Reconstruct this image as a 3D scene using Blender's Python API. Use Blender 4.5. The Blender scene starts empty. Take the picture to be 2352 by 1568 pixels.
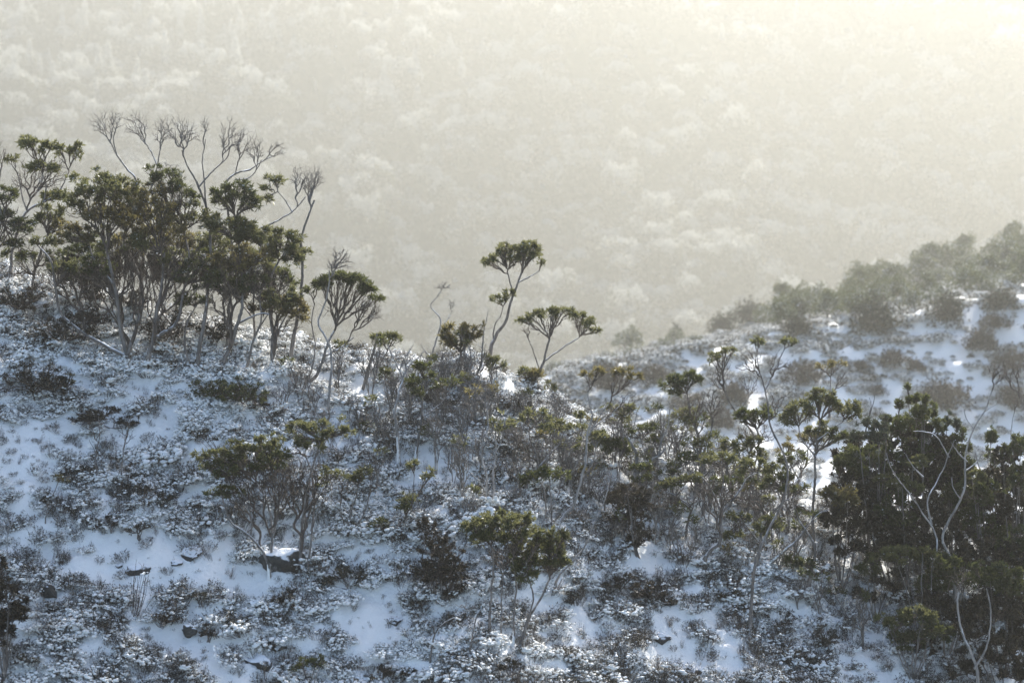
import bpy, math, random
import numpy as np
from mathutils import Vector

# ------------------------------------------------------------------ camera, sky, sun, exposure
scene = bpy.context.scene
C = scene.collection
PITCH = math.radians(8.0)
LENS = 70.0
cam_d = bpy.data.cameras.new('camera')
cam_d.lens = LENS; cam_d.sensor_width = 36.0
cam_d.clip_start = 0.1; cam_d.clip_end = 6000
cam_d.dof.use_dof = True; cam_d.dof.focus_distance = 35.5; cam_d.dof.aperture_fstop = 1.15
cam = bpy.data.objects.new('camera', cam_d); C.objects.link(cam)
cam.location = (0, 0, 0); cam.rotation_euler = (math.radians(90) - PITCH, 0, 0)
scene.camera = cam

SUN_AZ, SUN_EL = math.radians(19.0), math.radians(32.0)
world = bpy.data.worlds.new('World'); scene.world = world; world.use_nodes = True
wn = world.node_tree.nodes; wl = world.node_tree.links; wn.clear()
sky = wn.new('ShaderNodeTexSky'); sky.sky_type = 'NISHITA'; sky.sun_disc = False
sky.sun_elevation = SUN_EL; sky.sun_rotation = SUN_AZ
sky.altitude = 900; sky.air_density = 1.0; sky.dust_density = 5.0; sky.ozone_density = 0.6
bg = wn.new('ShaderNodeBackground'); bg.inputs['Strength'].default_value = 0.15
wo = wn.new('ShaderNodeOutputWorld')
wl.new(sky.outputs[0], bg.inputs[0]); wl.new(bg.outputs[0], wo.inputs[0])

sun_d = bpy.data.lights.new('sun', 'SUN'); sun_d.energy = 3.8; sun_d.angle = math.radians(0.5)
sun_d.color = (1.0, 0.97, 0.90)
sun = bpy.data.objects.new('sun', sun_d); C.objects.link(sun)
SUN_DIR = Vector((math.sin(SUN_AZ) * math.cos(SUN_EL), math.cos(SUN_AZ) * math.cos(SUN_EL), math.sin(SUN_EL)))
sun.rotation_euler = SUN_DIR.to_track_quat('Z', 'Y').to_euler()
sun.location = (40, 200, 110)

scene.view_settings.view_transform = 'Standard'
scene.view_settings.look = 'None'
scene.view_settings.exposure = 1.22
scene.view_settings.gamma = 1.0
scene.render.engine = 'CYCLES'
cy = scene.cycles
cy.max_bounces = 8; cy.diffuse_bounces = 3; cy.glossy_bounces = 2; cy.transmission_bounces = 3
cy.volume_bounces = 3; cy.transparent_max_bounces = 6
cy.use_denoising = True
try:
    cy.denoiser = 'OPENIMAGEDENOISE'
except Exception:
    pass
cy.caustics_reflective = False; cy.caustics_refractive = False
HAZE_DENSITY = 0.0011
HAZE_G = 0.64

# ------------------------------------------------------------------ helpers
RNG = np.random.default_rng(7)
random.seed(7)
F = LENS / 36.0 * 2352.0            # focal length in units of a 2352 x 1568 picture
CP, SP = math.cos(PITCH), math.sin(PITCH)

def ray(u, v):
    cx = (u - 1176.0) / F; cz = (784.0 - v) / F
    return np.array([cx, CP + cz * SP, -SP + cz * CP])

def at(u, v, d):
    return ray(u, v) * d

def px(d):                          # metres covered by one picture unit at distance d
    return d / F

_T = np.random.default_rng(11).random((256, 256))
def vnoise(x, y, s=0):
    x = np.asarray(x, float) + 17.3 * s; y = np.asarray(y, float) + 9.7 * s
    xi = np.floor(x).astype(int); yi = np.floor(y).astype(int)
    fx = x - xi; fy = y - yi
    fx = fx * fx * (3 - 2 * fx); fy = fy * fy * (3 - 2 * fy)
    a = _T[xi & 255, yi & 255]; b = _T[(xi + 1) & 255, yi & 255]
    c = _T[xi & 255, (yi + 1) & 255]; d = _T[(xi + 1) & 255, (yi + 1) & 255]
    return (a + (b - a) * fx) * (1 - fy) + (c + (d - c) * fx) * fy - 0.5

def fbm(x, y, s=0, o=4):
    t = 0.0; a = 1.0
    for k in range(o):
        t = t + a * vnoise(np.asarray(x) * 2 ** k, np.asarray(y) * 2 ** k, s + 3 * k)
        a *= 0.5
    return t

def sstep(a, b, x):
    t = np.clip((np.asarray(x, float) - a) / (b - a), 0, 1)
    return t * t * (3 - 2 * t)

# ---- shape of the land
_cu = [-900, -300, 0, 330, 600, 880, 1100, 1200, 1300, 1400, 1500, 1600, 1900, 2352, 2900]
_cv = [420, 540, 640, 745, 780, 830, 862, 905, 962, 1002, 1038, 1068, 1180, 1265, 1340]
CREST_D = 38.0
_cp = np.array([at(u, v, CREST_D) for u, v in zip(_cu, _cv)])
def land_near(x, y):
    zc = np.interp(x, _cp[:, 0], _cp[:, 2]); yc = np.interp(x, _cp[:, 0], _cp[:, 1]) - 0.4
    yc = yc + 0.8 * vnoise(np.asarray(x) * 0.35, 3.1)
    t = np.asarray(y) - yc
    k = np.tan(np.radians(31 - 8.0 * sstep(-5, 2, np.asarray(x, float))))
    front = -k * (np.sqrt(t * t + 4.0) - 2.0)
    back = -math.tan(math.radians(24)) * (np.sqrt(t * t + 1.0) - 1.0)
    z = zc + np.where(t < 0, front, back)
    far = sstep(26, 23, y)
    z = z + far * 0.0
    z = z + 0.55 * fbm(np.asarray(x) * 0.22, np.asarray(y) * 0.3, 1, 2) + 0.22 * fbm(np.asarray(x) * 0.9, np.asarray(y) * 0.9, 2, 3)
    return z
KM = 1.75
_au = np.array([700, 1000, 1100, 1180, 1300, 1500, 1700, 1850, 2000, 2200, 2352, 2700, 3400])
_aa = (_au - 1176.0) / F
_tb = np.array([.60, .34, .245, .205, .192, .186, .186, .187, .188, .188, .188, .190, .20])   # drop at the near foot of the spur
_te = np.array([.55, .30, .205, .166, .157, .148, .141, .137, .131, .125, .120, .116, .13])   # drop at the upper edge of its open snow
_ts = np.array([.55, .30, .205, .164, .154, .145, .136, .124, .114, .104, .096, .086, .11])   # drop at its skyline
def land_mid(x, y):
    x = np.asarray(x, float) / KM; y = np.asarray(y, float) / KM
    a = x / np.maximum(y, 20)
    z1 = -np.interp(a, _aa, _tb) * 66; z2 = -np.interp(a, _aa, _te) * 72; z3 = -np.interp(a, _aa, _ts) * 128
    z = np.where(y < 66, z1 + (y - 66) * 0.3, np.where(y < 72, z1 + (z2 - z1) * (y - 66) / 6, np.where(y < 128, z2 + (z3 - z2) * (y - 72) / 56, z3 - 0.22 * (y - 128))))
    z = z + 0.45 * fbm(x * 0.09, y * 0.09, 5, 3) + 0.22 * fbm(x * 0.3, y * 0.3, 6, 2)
    return z * KM
def land_far(x, y):
    x = np.asarray(x, float); y = np.asarray(y, float)
    base = -135 + 0.0 * y
    toe = 690 + 40 * fbm(x * 0.006, 0.3, 8, 2)
    rise = 0.56 * (np.sqrt((np.clip(y - toe, 0, None)) ** 2 + 900) - 30)
    z = base + rise
    z = z + 40 * fbm(x * 0.010, y * 0.008, 9, 3) * sstep(660, 760, y)
    top = 80 - 50 * sstep(125, 225, x) + 5 * fbm(x * 0.012, 1.7, 4, 2)
    z = np.where(z > top, top + (z - top) * 0.04, z)
    return z
def H(x, y):
    z = np.maximum(land_near(x, y), land_mid(x, y))
    z = np.maximum(z, -150 + 0 * z)
    w = sstep(420, 540, y)
    return z * (1 - w) + land_far(x, y) * w

_DS = np.arange(23, 62, 0.04)
def hit(u, v):
    P = ray(u, v)[None, :] * _DS[:, None]
    below = P[:, 2] < land_near(P[:, 0], P[:, 1])
    if below.any():
        return float(_DS[np.argmax(below)])
    gap = P[:, 2] - land_near(P[:, 0], P[:, 1])
    return float(_DS[np.argmin(gap)])
_DM = np.arange(85, 330, 0.15)
def hit_mid(u, v):
    P = ray(u, v)[None, :] * _DM[:, None]
    g = P[:, 2] - land_mid(P[:, 0], P[:, 1])
    if (g < 0).any():
        return float(_DM[np.argmax(g < 0)])
    return float(_DM[np.argmin(g)])

# ---- mesh plumbing
def mesh_np(name, verts, faces_list, mats, mat_idx=None, smooth=True):
    """faces_list: list of (n, k) integer arrays"""
    me = bpy.data.meshes.new(name)
    verts = np.asarray(verts, np.float32)
    me.vertices.add(len(verts)); me.vertices.foreach_set('co', verts.ravel())
    loops = np.concatenate([f.ravel() for f in faces_list]).astype(np.int32)
    counts = np.concatenate([np.full(len(f), f.shape[1], np.int32) for f in faces_list])
    starts = np.concatenate([[0], np.cumsum(counts)[:-1]]).astype(np.int32)
    me.loops.add(len(loops)); me.loops.foreach_set('vertex_index', loops)
    me.polygons.add(len(counts)); me.polygons.foreach_set('loop_start', starts)
    try:
        me.polygons.foreach_set('loop_total', counts)
    except Exception:
        pass
    if mat_idx is not None:
        me.polygons.foreach_set('material_index', np.asarray(mat_idx, np.int32))
    me.polygons.foreach_set('use_smooth', np.full(len(counts), bool(smooth)))
    for m in mats:
        me.materials.append(m)
    me.update(calc_edges=True); me.validate()
    return me

class MB:
    def __init__(s): s.v = []; s.f = []; s.m = []; s.n = 0
    def add(s, v, f, m=0):
        if len(v) == 0: return
        s.v.append(np.asarray(v).reshape(-1, 3)); s.f.append(np.asarray(f) + s.n); s.m.append(np.full(len(f), m)); s.n += len(s.v[-1])
    def mesh(s, name, mats, smooth=True):
        return mesh_np(name, np.concatenate(s.v), s.f, mats, np.concatenate(s.m), smooth)
    def obj(s, name, mats, parent=None, off=None, smooth=True):
        if not s.v: return None
        if off is not None: s.v = [v - off for v in s.v]
        o = bpy.data.objects.new(name, s.mesh(name, mats, smooth)); C.objects.link(o)
        o.parent = parent
        return o

def norm(a):
    return a / np.maximum(np.linalg.norm(a, axis=-1, keepdims=True), 1e-9)

def frames(t):
    ref = np.array([0.31, 0.21, 0.15]); ref = np.where(np.abs(t @ norm(ref))[..., None] > 0.9, np.array([1.0, 0, 0]), ref)
    n = norm(np.cross(t, ref)); b = np.cross(t, n)
    return n, b

def beziers(p0, c, p1, r0, r1, K=4, S=3):
    """N tapered tubes along quadratic curves -> verts, quads"""
    N = len(p0); s = np.linspace(0, 1, K)[None, :, None]
    P = (1 - s) ** 2 * p0[:, None] + 2 * s * (1 - s) * c[:, None] + s ** 2 * p1[:, None]
    T = norm(2 * (1 - s) * (c - p0)[:, None] + 2 * s * (p1 - c)[:, None] + 1e-6)
    n, b = frames(T)
    R = r0[:, None] + (r1 - r0)[:, None] * np.linspace(0, 1, K)[None]
    a = np.arange(S) * 2 * math.pi / S
    V = P[:, :, None] + R[:, :, None, None] * (np.cos(a)[None, None, :, None] * n[:, :, None] + np.sin(a)[None, None, :, None] * b[:, :, None])
    i = np.arange(N)[:, None, None] * K * S; k = np.arange(K - 1)[None, :, None] * S; j = np.arange(S)[None, None]; j2 = (j + 1) % S
    q = np.stack([i + k + j, i + k + j2, i + k + S + j2, i + k + S + j], -1).reshape(-1, 4)
    return V.reshape(-1, 3), q

def catmull(P, n):
    P = np.asarray(P, float)
    if len(P) == 2: P = np.array([P[0], (P[0] + P[1]) / 2, P[1]])
    Q = np.vstack([2 * P[0] - P[1], P, 2 * P[-1] - P[-2]])
    seg = np.linalg.norm(np.diff(P, axis=0), axis=1); cum = np.concatenate([[0], np.cumsum(seg)])
    out = []
    for s in np.linspace(0, cum[-1], n):
        i = min(np.searchsorted(cum, s, 'right') - 1, len(P) - 2); t = (s - cum[i]) / max(seg[i], 1e-9)
        a, b, c, d = Q[i], Q[i + 1], Q[i + 2], Q[i + 3]
        out.append(0.5 * (2 * b + (c - a) * t + (2 * a - 5 * b + 4 * c - d) * t * t + (3 * b - 3 * c + d - a) * t ** 3))
    return np.array(out)

def tube(P, R, S=7, lump=0.12, cap=True):
    P = np.asarray(P); K = len(P)
    T = norm(np.gradient(P, axis=0)); n, b = frames(T)
    a = np.arange(S) * 2 * math.pi / S
    RR = np.asarray(R)[:, None] * (1 + lump * (RNG.random((K, S)) - 0.5) * 2)
    V = P[:, None] + RR[..., None] * (np.cos(a)[None, :, None] * n[:, None] + np.sin(a)[None, :, None] * b[:, None])
    k = np.arange(K - 1)[:, None] * S; j = np.arange(S)[None]; j2 = (j + 1) % S
    q = np.stack([k + j, k + j2, k + S + j2, k + S + j], -1).reshape(-1, 4)
    return V.reshape(-1, 3), q

_OCT_V = np.array([[1, 0, 0], [0, 1, 0], [-1, 0, 0], [0, -1, 0], [0, 0, 1], [0, 0, -1]], float)
_OCT_F = np.array([[0, 1, 4], [1, 2, 4], [2, 3, 4], [3, 0, 4], [1, 0, 5], [2, 1, 5], [3, 2, 5], [0, 3, 5]])
def _subdiv(v, f):
    v = list(map(tuple, v)); cache = {}; out = []
    def mid(a, b):
        k = (min(a, b), max(a, b))
        if k not in cache:
            m = (np.array(v[a]) + np.array(v[b])); m /= np.linalg.norm(m); cache[k] = len(v); v.append(tuple(m))
        return cache[k]
    for a, b, c in f:
        x, y, z = mid(a, b), mid(b, c), mid(c, a)
        out += [[a, x, z], [x, b, y], [z, y, c], [x, y, z]]
    return np.array(v), np.array(out)
_OCT2_V, _OCT2_F = _subdiv(_OCT_V, _OCT_F)
_OCT3_V, _OCT3_F = _subdiv(_OCT2_V, _OCT2_F)
_OCT4_V, _OCT4_F = _subdiv(_OCT3_V, _OCT3_F)

def blobs(cent, rad, fine=False, flat=0.7, rng=RNG):
    cent = np.asarray(cent); N = len(cent)
    bv, bf = (_OCT2_V, _OCT2_F) if fine else (_OCT_V, _OCT_F)
    d = 1 + 0.3 * (rng.random((N, len(bv), 1)) - 0.5)
    sc = np.ones((N, 1, 3)); sc[:, 0, :2] += 0.7 * (rng.random((N, 2)) - 0.4); sc[:, 0, 2] = flat
    V = cent[:, None] + bv[None] * d * sc * np.asarray(rad).reshape(-1, 1, 1)
    Fc = (bf[None] + (np.arange(N) * len(bv))[:, None, None]).reshape(-1, 3)
    return V.reshape(-1, 3), Fc

def leaves_at(tips, dirs, per, length, width, rng=RNG, up=0.35, spread=0.8, droop=0.0):
    """folded lance-shaped leaves, `per` in each rosette"""
    N = len(tips)
    base = np.repeat(tips, per, 0) + (rng.random((N * per, 3)) - 0.5) * length * 0.5
    d = norm(np.repeat(dirs, per, 0) * (1 - spread * 0.5) + spread * rng.normal(size=(N * per, 3)) * 0.75 + np.array([0, 0, up - droop]))
    L = length * (0.6 + 0.7 * rng.random((N * per, 1)))
    side = norm(np.cross(d, rng.normal(size=(N * per, 3)))); nn = np.cross(side, d)
    W = width * (0.7 + 0.6 * rng.random((N * per, 1)))
    m = base + d * L * 0.45
    tip = base + d * L + nn * L * (-0.12) + np.array([0, 0, -0.1]) * L
    V = np.stack([base, m + side * W / 2 + nn * W * 0.25, tip, m - side * W / 2 + nn * W * 0.25], 1).reshape(-1, 3)
    i = np.arange(N * per)[:, None] * 4
    return V, np.concatenate([i + np.array([[0, 1, 2]]), i + np.array([[0, 2, 3]])])

# ---- materials
def mat(name):
    m = bpy.data.materials.new(name); m.use_nodes = True
    nt = m.node_tree; nt.nodes.clear()
    return m, nt.nodes, nt.links

def ramp(n, l, fac, stops):
    r = n.new('ShaderNodeValToRGB'); e = r.color_ramp.elements
    while len(e) < len(stops): e.new(0.5)
    for k, (p, c) in enumerate(stops):
        e[k].position = p; e[k].color = (*c, 1)
    l.new(fac, r.inputs[0]); return r.outputs[0]

def noise(n, l, scale, detail=4, coord='Object', rough=0.6):
    if coord == 'World':
        g = n.new('ShaderNodeNewGeometry'); out = g.outputs['Position']
    else:
        t = n.new('ShaderNodeTexCoord'); out = t.outputs[coord]
    x = n.new('ShaderNodeTexNoise'); x.inputs['Scale'].default_value = scale; x.inputs['Detail'].default_value = detail
    x.inputs['Roughness'].default_value = rough
    l.new(out, x.inputs['Vector']); return x

def snow_fac(n, l, lo, hi, scale=6.0, amount=0.35):
    """how much snow sits on a face: where it looks up, broken by noise"""
    g = n.new('ShaderNodeNewGeometry'); s = n.new('ShaderNodeSeparateXYZ'); l.new(g.outputs['Normal'], s.inputs[0])
    x = noise(n, l, scale, 3, 'World')
    a = n.new('ShaderNodeMath'); a.operation = 'MULTIPLY_ADD'; l.new(x.outputs['Fac'], a.inputs[0]); a.inputs[1].default_value = amount * 2; l.new(s.outputs['Z'], a.inputs[2])
    mp = n.new('ShaderNodeMapRange'); mp.inputs['From Min'].default_value = lo + amount; mp.inputs['From Max'].default_value = hi + amount
    l.new(a.outputs[0], mp.inputs['Value']); return mp.outputs[0]

def m_snow(name='snow', bump=0.6, scale=9.0):
    m, n, l = mat(name)
    p = n.new('ShaderNodeBsdfPrincipled'); o = n.new('ShaderNodeOutputMaterial')
    x = noise(n, l, scale, 6, 'World', 0.62)
    c = ramp(n, l, x.outputs['Fac'], [(0.3, (0.84, 0.845, 0.82)), (0.7, (0.89, 0.89, 0.865))])
    l.new(c, p.inputs['Base Color']); p.inputs['Roughness'].default_value = 0.55
    p.inputs['Specular IOR Level'].default_value = 0.3
    b = n.new('ShaderNodeBump'); b.inputs['Strength'].default_value = bump; b.inputs['Distance'].default_value = 0.06
    l.new(x.outputs['Fac'], b.inputs['Height']); l.new(b.outputs[0], p.inputs['Normal'])
    l.new(p.outputs[0], o.inputs[0]); return m

def m_bark(name, lo, hi, snow=True):
    m, n, l = mat(name)
    p = n.new('ShaderNodeBsdfPrincipled'); o = n.new('ShaderNodeOutputMaterial')
    t = n.new('ShaderNodeTexCoord'); mp = n.new('ShaderNodeMapping'); mp.inputs['Scale'].default_value = (14, 14, 2.2)
    l.new(t.outputs['Object'], mp.inputs[0])
    x = n.new('ShaderNodeTexNoise'); x.inputs['Scale'].default_value = 1.6; x.inputs['Detail'].default_value = 5; l.new(mp.outputs[0], x.inputs[0])
    c = ramp(n, l, x.outputs['Fac'], [(0.32, lo), (0.72, hi)])
    if snow:
        f = snow_fac(n, l, 0.45, 0.75, 9.0, 0.3)
        mx = n.new('ShaderNodeMix'); mx.data_type = 'RGBA'; l.new(f, mx.inputs['Factor']); l.new(c, mx.inputs['A']); mx.inputs['B'].default_value = (0.84, 0.85, 0.87, 1); c = mx.outputs['Result']
    l.new(c, p.inputs['Base Color']); p.inputs['Roughness'].default_value = 0.8
    b = n.new('ShaderNodeBump'); b.inputs['Strength'].default_value = 0.6; b.inputs['Distance'].default_value = 0.02
    l.new(x.outputs['Fac'], b.inputs['Height']); l.new(b.outputs[0], p.inputs['Normal'])
    l.new(p.outputs[0], o.inputs[0]); return m

def m_leaf(name, dark, mid, light, trans, snow=0.0, scale=5.0, tw=0.35, rough=0.38):
    m, n, l = mat(name)
    p = n.new('ShaderNodeBsdfPrincipled'); tr = n.new('ShaderNodeBsdfTranslucent'); mx = n.new('ShaderNodeMixShader'); o = n.new('ShaderNodeOutputMaterial')
    x = noise(n, l, scale, 5, 'World', 0.7)
    c = ramp(n, l, x.outputs['Fac'], [(0.33, dark), (0.52, mid), (0.72, light)])
    t = n.new('ShaderNodeMix'); t.data_type = 'RGBA'; t.blend_type = 'MIX'; t.inputs['Factor'].default_value = 0.75
    l.new(c, t.inputs['A']); t.inputs['B'].default_value = (*trans, 1); tc = t.outputs['Result']
    fac = None
    if snow:
        f = snow_fac(n, l, 1.0 - snow, 1.25 - snow, 1.4, 0.4)
        w = n.new('ShaderNodeMix'); w.data_type = 'RGBA'; l.new(f, w.inputs['Factor']); l.new(c, w.inputs['A']); w.inputs['B'].default_value = (0.82, 0.84, 0.87, 1); c = w.outputs['Result']
    l.new(c, p.inputs['Base Color']); p.inputs['Roughness'].default_value = rough; p.inputs['Specular IOR Level'].default_value = 0.5
    l.new(tc, tr.inputs['Color']); mx.inputs[0].default_value = tw
    l.new(p.outputs[0], mx.inputs[1]); l.new(tr.outputs[0], mx.inputs[2]); l.new(mx.outputs[0], o.inputs[0]); return m

def m_rock(name):
    m, n, l = mat(name)
    p = n.new('ShaderNodeBsdfPrincipled'); o = n.new('ShaderNodeOutputMaterial')
    x = noise(n, l, 7.0, 8, 'World', 0.7)
    c = ramp(n, l, x.outputs['Fac'], [(0.3, (0.022, 0.021, 0.021)), (0.55, (0.06, 0.057, 0.052)), (0.75, (0.13, 0.125, 0.112))])
    f = snow_fac(n, l, 0.55, 0.72, 7.0, 0.5)
    mx = n.new('ShaderNodeMix'); mx.data_type = 'RGBA'; l.new(f, mx.inputs['Factor']); l.new(c, mx.inputs['A']); mx.inputs['B'].default_value = (0.84, 0.86, 0.88, 1)
    l.new(mx.outputs['Result'], p.inputs['Base Color']); p.inputs['Roughness'].default_value = 0.85
    b = n.new('ShaderNodeBump'); b.inputs['Strength'].default_value = 0.9; b.inputs['Distance'].default_value = 0.04
    l.new(x.outputs['Fac'], b.inputs['Height']); l.new(b.outputs[0], p.inputs['Normal'])
    l.new(p.outputs[0], o.inputs[0]); return m

M_SNOW = m_snow()
M_SNOWP = m_snow('packed_snow', 0.2, 30.0)
M_BARK = m_bark('grey_bark', (0.085, 0.074, 0.066), (0.27, 0.24, 0.215))
M_TWIG = m_bark('twig_bark', (0.06, 0.045, 0.036), (0.14, 0.11, 0.09), False)
M_PALE = m_bark('weathered_wood', (0.16, 0.15, 0.14), (0.42, 0.39, 0.36))
M_PTWIG = m_bark('weathered_twig', (0.12, 0.105, 0.095), (0.26, 0.235, 0.21), False)
M_OLIVE = m_leaf('olive_leaves', (0.034, 0.038, 0.014), (0.062, 0.076, 0.024), (0.098, 0.110, 0.042), (0.27, 0.27, 0.115), tw=0.42)
M_BRONZE = m_leaf('bronze_leaves', (0.048, 0.038, 0.019), (0.080, 0.070, 0.030), (0.12, 0.11, 0.043), (0.31, 0.27, 0.10), tw=0.44)
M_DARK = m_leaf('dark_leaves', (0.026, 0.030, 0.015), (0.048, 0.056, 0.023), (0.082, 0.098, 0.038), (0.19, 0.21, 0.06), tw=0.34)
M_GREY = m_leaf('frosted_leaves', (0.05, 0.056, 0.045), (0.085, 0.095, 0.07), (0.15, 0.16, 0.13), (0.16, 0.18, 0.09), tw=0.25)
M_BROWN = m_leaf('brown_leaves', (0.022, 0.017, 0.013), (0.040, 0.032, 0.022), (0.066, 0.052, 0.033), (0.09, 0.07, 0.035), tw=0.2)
M_HEATH = m_leaf('heath_leaves', (0.034, 0.032, 0.026), (0.062, 0.058, 0.045), (0.10, 0.095, 0.068), (0.10, 0.09, 0.05), tw=0.2)
M_SNOWLIT = m_leaf('snowy_sunlit_leaves', (0.45, 0.46, 0.44), (0.66, 0.67, 0.66), (0.82, 0.83, 0.82), (0.6, 0.6, 0.52), scale=0.3, tw=0.35, rough=0.7)  # far crown tops: snow dust and the sunlit rim both painted into this white
M_FAR = m_leaf('far_leaves', (0.02, 0.024, 0.014), (0.035, 0.04, 0.02), (0.055, 0.065, 0.03), (0.14, 0.16, 0.06), snow=0.0, scale=0.25, tw=0.3, rough=0.7)
M_MIDLEAF = m_leaf('misty_leaves', (0.04, 0.046, 0.024), (0.06, 0.068, 0.032), (0.09, 0.10, 0.045), (0.15, 0.17, 0.06), snow=0.42, scale=1.2, tw=0.3, rough=0.6)
M_ROCK = m_rock('rock')

# ------------------------------------------------------------------ the land
def sheet(name, xs, ys, fn, m, extra=None):
    X, Y = np.meshgrid(xs, ys)
    Z = fn(X, Y)
    V = np.stack([X, Y, Z], -1).reshape(-1, 3)
    nx, ny = len(xs), len(ys)
    i = (np.arange(ny - 1)[:, None] * nx + np.arange(nx - 1)[None]).ravel()
    q = np.stack([i, i + 1, i + nx + 1, i + nx], -1)
    o = bpy.data.objects.new(name, mesh_np(name, V, [q], [m])); C.objects.link(o)
    o['kind'] = 'structure'
    return o

# open, smooth patches of snow on the near slope: (u, v, ru, rv, strength) in picture units
OPEN = [(400, 1275, 210, 62, 1.0), (300, 1330, 120, 40, 0.9), (560, 1330, 80, 30, .8), (870, 1420, 90, 70, 0.9), (830, 1270, 60, 30, .6), (1545, 1455, 55, 75, 0.8), (1640, 1520, 90, 40, .6), (120, 1010, 120, 40, 0.55),
        (330, 1000, 120, 50, 0.6), (400, 1480, 150, 40, 0.5), (250, 1540, 120, 25, 0.35), (520, 1550, 90, 30, .6), (190, 870, 40, 22, 0.7), (330, 900, 60, 26, .6), (1000, 1060, 80, 40, 0.6), (960, 1110, 60, 30, .7), (1050, 1110, 60, 40, 0.7), (760, 1020, 60, 30, 0.5),
        (440, 1040, 60, 40, .6), (1470, 1310, 50, 25, .5), (1290, 1420, 60, 30, .4), (40, 1060, 90, 60, .5), (1580, 1240, 30, 50, .6)]
_OP = []
for (u, v, ru, rv, s) in OPEN:
    d = hit(u, v); p = at(u, v, d)
    _OP.append((p[0], p[1], ru * px(d), rv * px(d) / (math.sin(math.radians(28 + 10))) * math.cos(math.radians(28)), s))
def openness(x, y):
    o = np.zeros_like(np.asarray(x, float))
    wob = 0.35 * fbm(np.asarray(x) * 1.3, np.asarray(y) * 1.3, 21, 3)
    for (cx, cy_, rx, ry, s) in _OP:
        r = np.sqrt(((x - cx) / rx) ** 2 + ((y - cy_) / ry) ** 2) + wob
        o = np.maximum(o, s * (1 - sstep(0.65, 1.1, r)))
    return o
def near_surface(X, Y):
    z = land_near(X, Y)
    op = openness(X, Y)
    cush = np.abs(fbm(X * 1.9, Y * 1.9, 31, 3)) * 0.26 + np.abs(fbm(X * 4.5, Y * 4.5, 33, 2)) * 0.11
    z = z + cush * (1 - 0.8 * op) - 0.06 + 0.07 * np.abs(fbm(X * 3.4, Y * 2.3, 35, 3)) + 0.03 * fbm(X * 1.4, Y * 0.8, 36, 2)
    return np.where(Y > 49, np.maximum(z - 3 * (Y - 49), -40), z)
sheet('snowy_hillside', np.arange(-15, 15.01, 0.085), np.concatenate([np.arange(17, 25, 0.4), np.arange(25, 41, 0.08), np.arange(41, 54, 0.35)]), near_surface, M_SNOW)

def mid_surface(X, Y):
    z = land_mid(X, Y)
    z = z + 0.5 * np.abs(fbm(X * 0.32, Y * 0.32, 41, 3)) + 0.75 * np.abs(fbm(X * 0.7, Y * 0.9, 43, 3)) - 0.3
    return z
sheet('snowy_spur', np.arange(-10, 95.01, 0.5), np.arange(85, 250, 0.5), mid_surface, M_SNOW)
def wide_surface(X, Y):
    z = np.where(Y < 520, np.minimum(land_mid(X, Y), -12) - 14 - 0.28 * np.clip(Y - 40, 0, None), -150)
    z = np.maximum(z, -150)
    z = np.where(Y < 30, -14 - 0.2 * (30 - Y) * 0, z)
    w = sstep(560, 660, Y)
    return z * (1 - w) + land_far(X, Y) * w
M_FLOOR = m_leaf('forest_floor', (0.03, 0.03, 0.022), (0.055, 0.052, 0.04), (0.11, 0.11, 0.095), (0.05, 0.05, 0.03), scale=0.12, tw=0.05, rough=0.9)
sheet('ground', np.linspace(-760, 760, 150), np.concatenate([np.linspace(-30, 480, 40), np.linspace(490, 1020, 110), np.linspace(1040, 1320, 8)]), wide_surface, M_FLOOR)

# ------------------------------------------------------------------ the air: blowing snow and haze over the valley
hb = MB()
x0, x1, y0, y1, z0, z1 = -800, 800, -60, 1350, -190, 112
hv = np.array([[x0, y0, z0], [x1, y0, z0], [x1, y1, z0], [x0, y1, z0], [x0, y0, z1], [x1, y0, z1], [x1, y1, z1], [x0, y1, z1]], float)
hb.add(hv, np.array([[0, 3, 2, 1], [4, 5, 6, 7], [0, 1, 5, 4], [1, 2, 6, 5], [2, 3, 7, 6], [3, 0, 4, 7]]))
mh, n, l = mat('haze')
pv = n.new('ShaderNodeVolumePrincipled'); pv.inputs['Color'].default_value = (0.45, 0.455, 0.428, 1)
pv.inputs['Density'].default_value = HAZE_DENSITY; pv.inputs['Anisotropy'].default_value = HAZE_G
o_ = n.new('ShaderNodeOutputMaterial'); l.new(pv.outputs[0], o_.inputs['Volume'])
haze = hb.obj('haze', [mh], smooth=False)
haze['kind'] = 'stuff'; haze['label'] = 'pale haze of blown snow filling the valley'; haze['category'] = 'haze'

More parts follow.
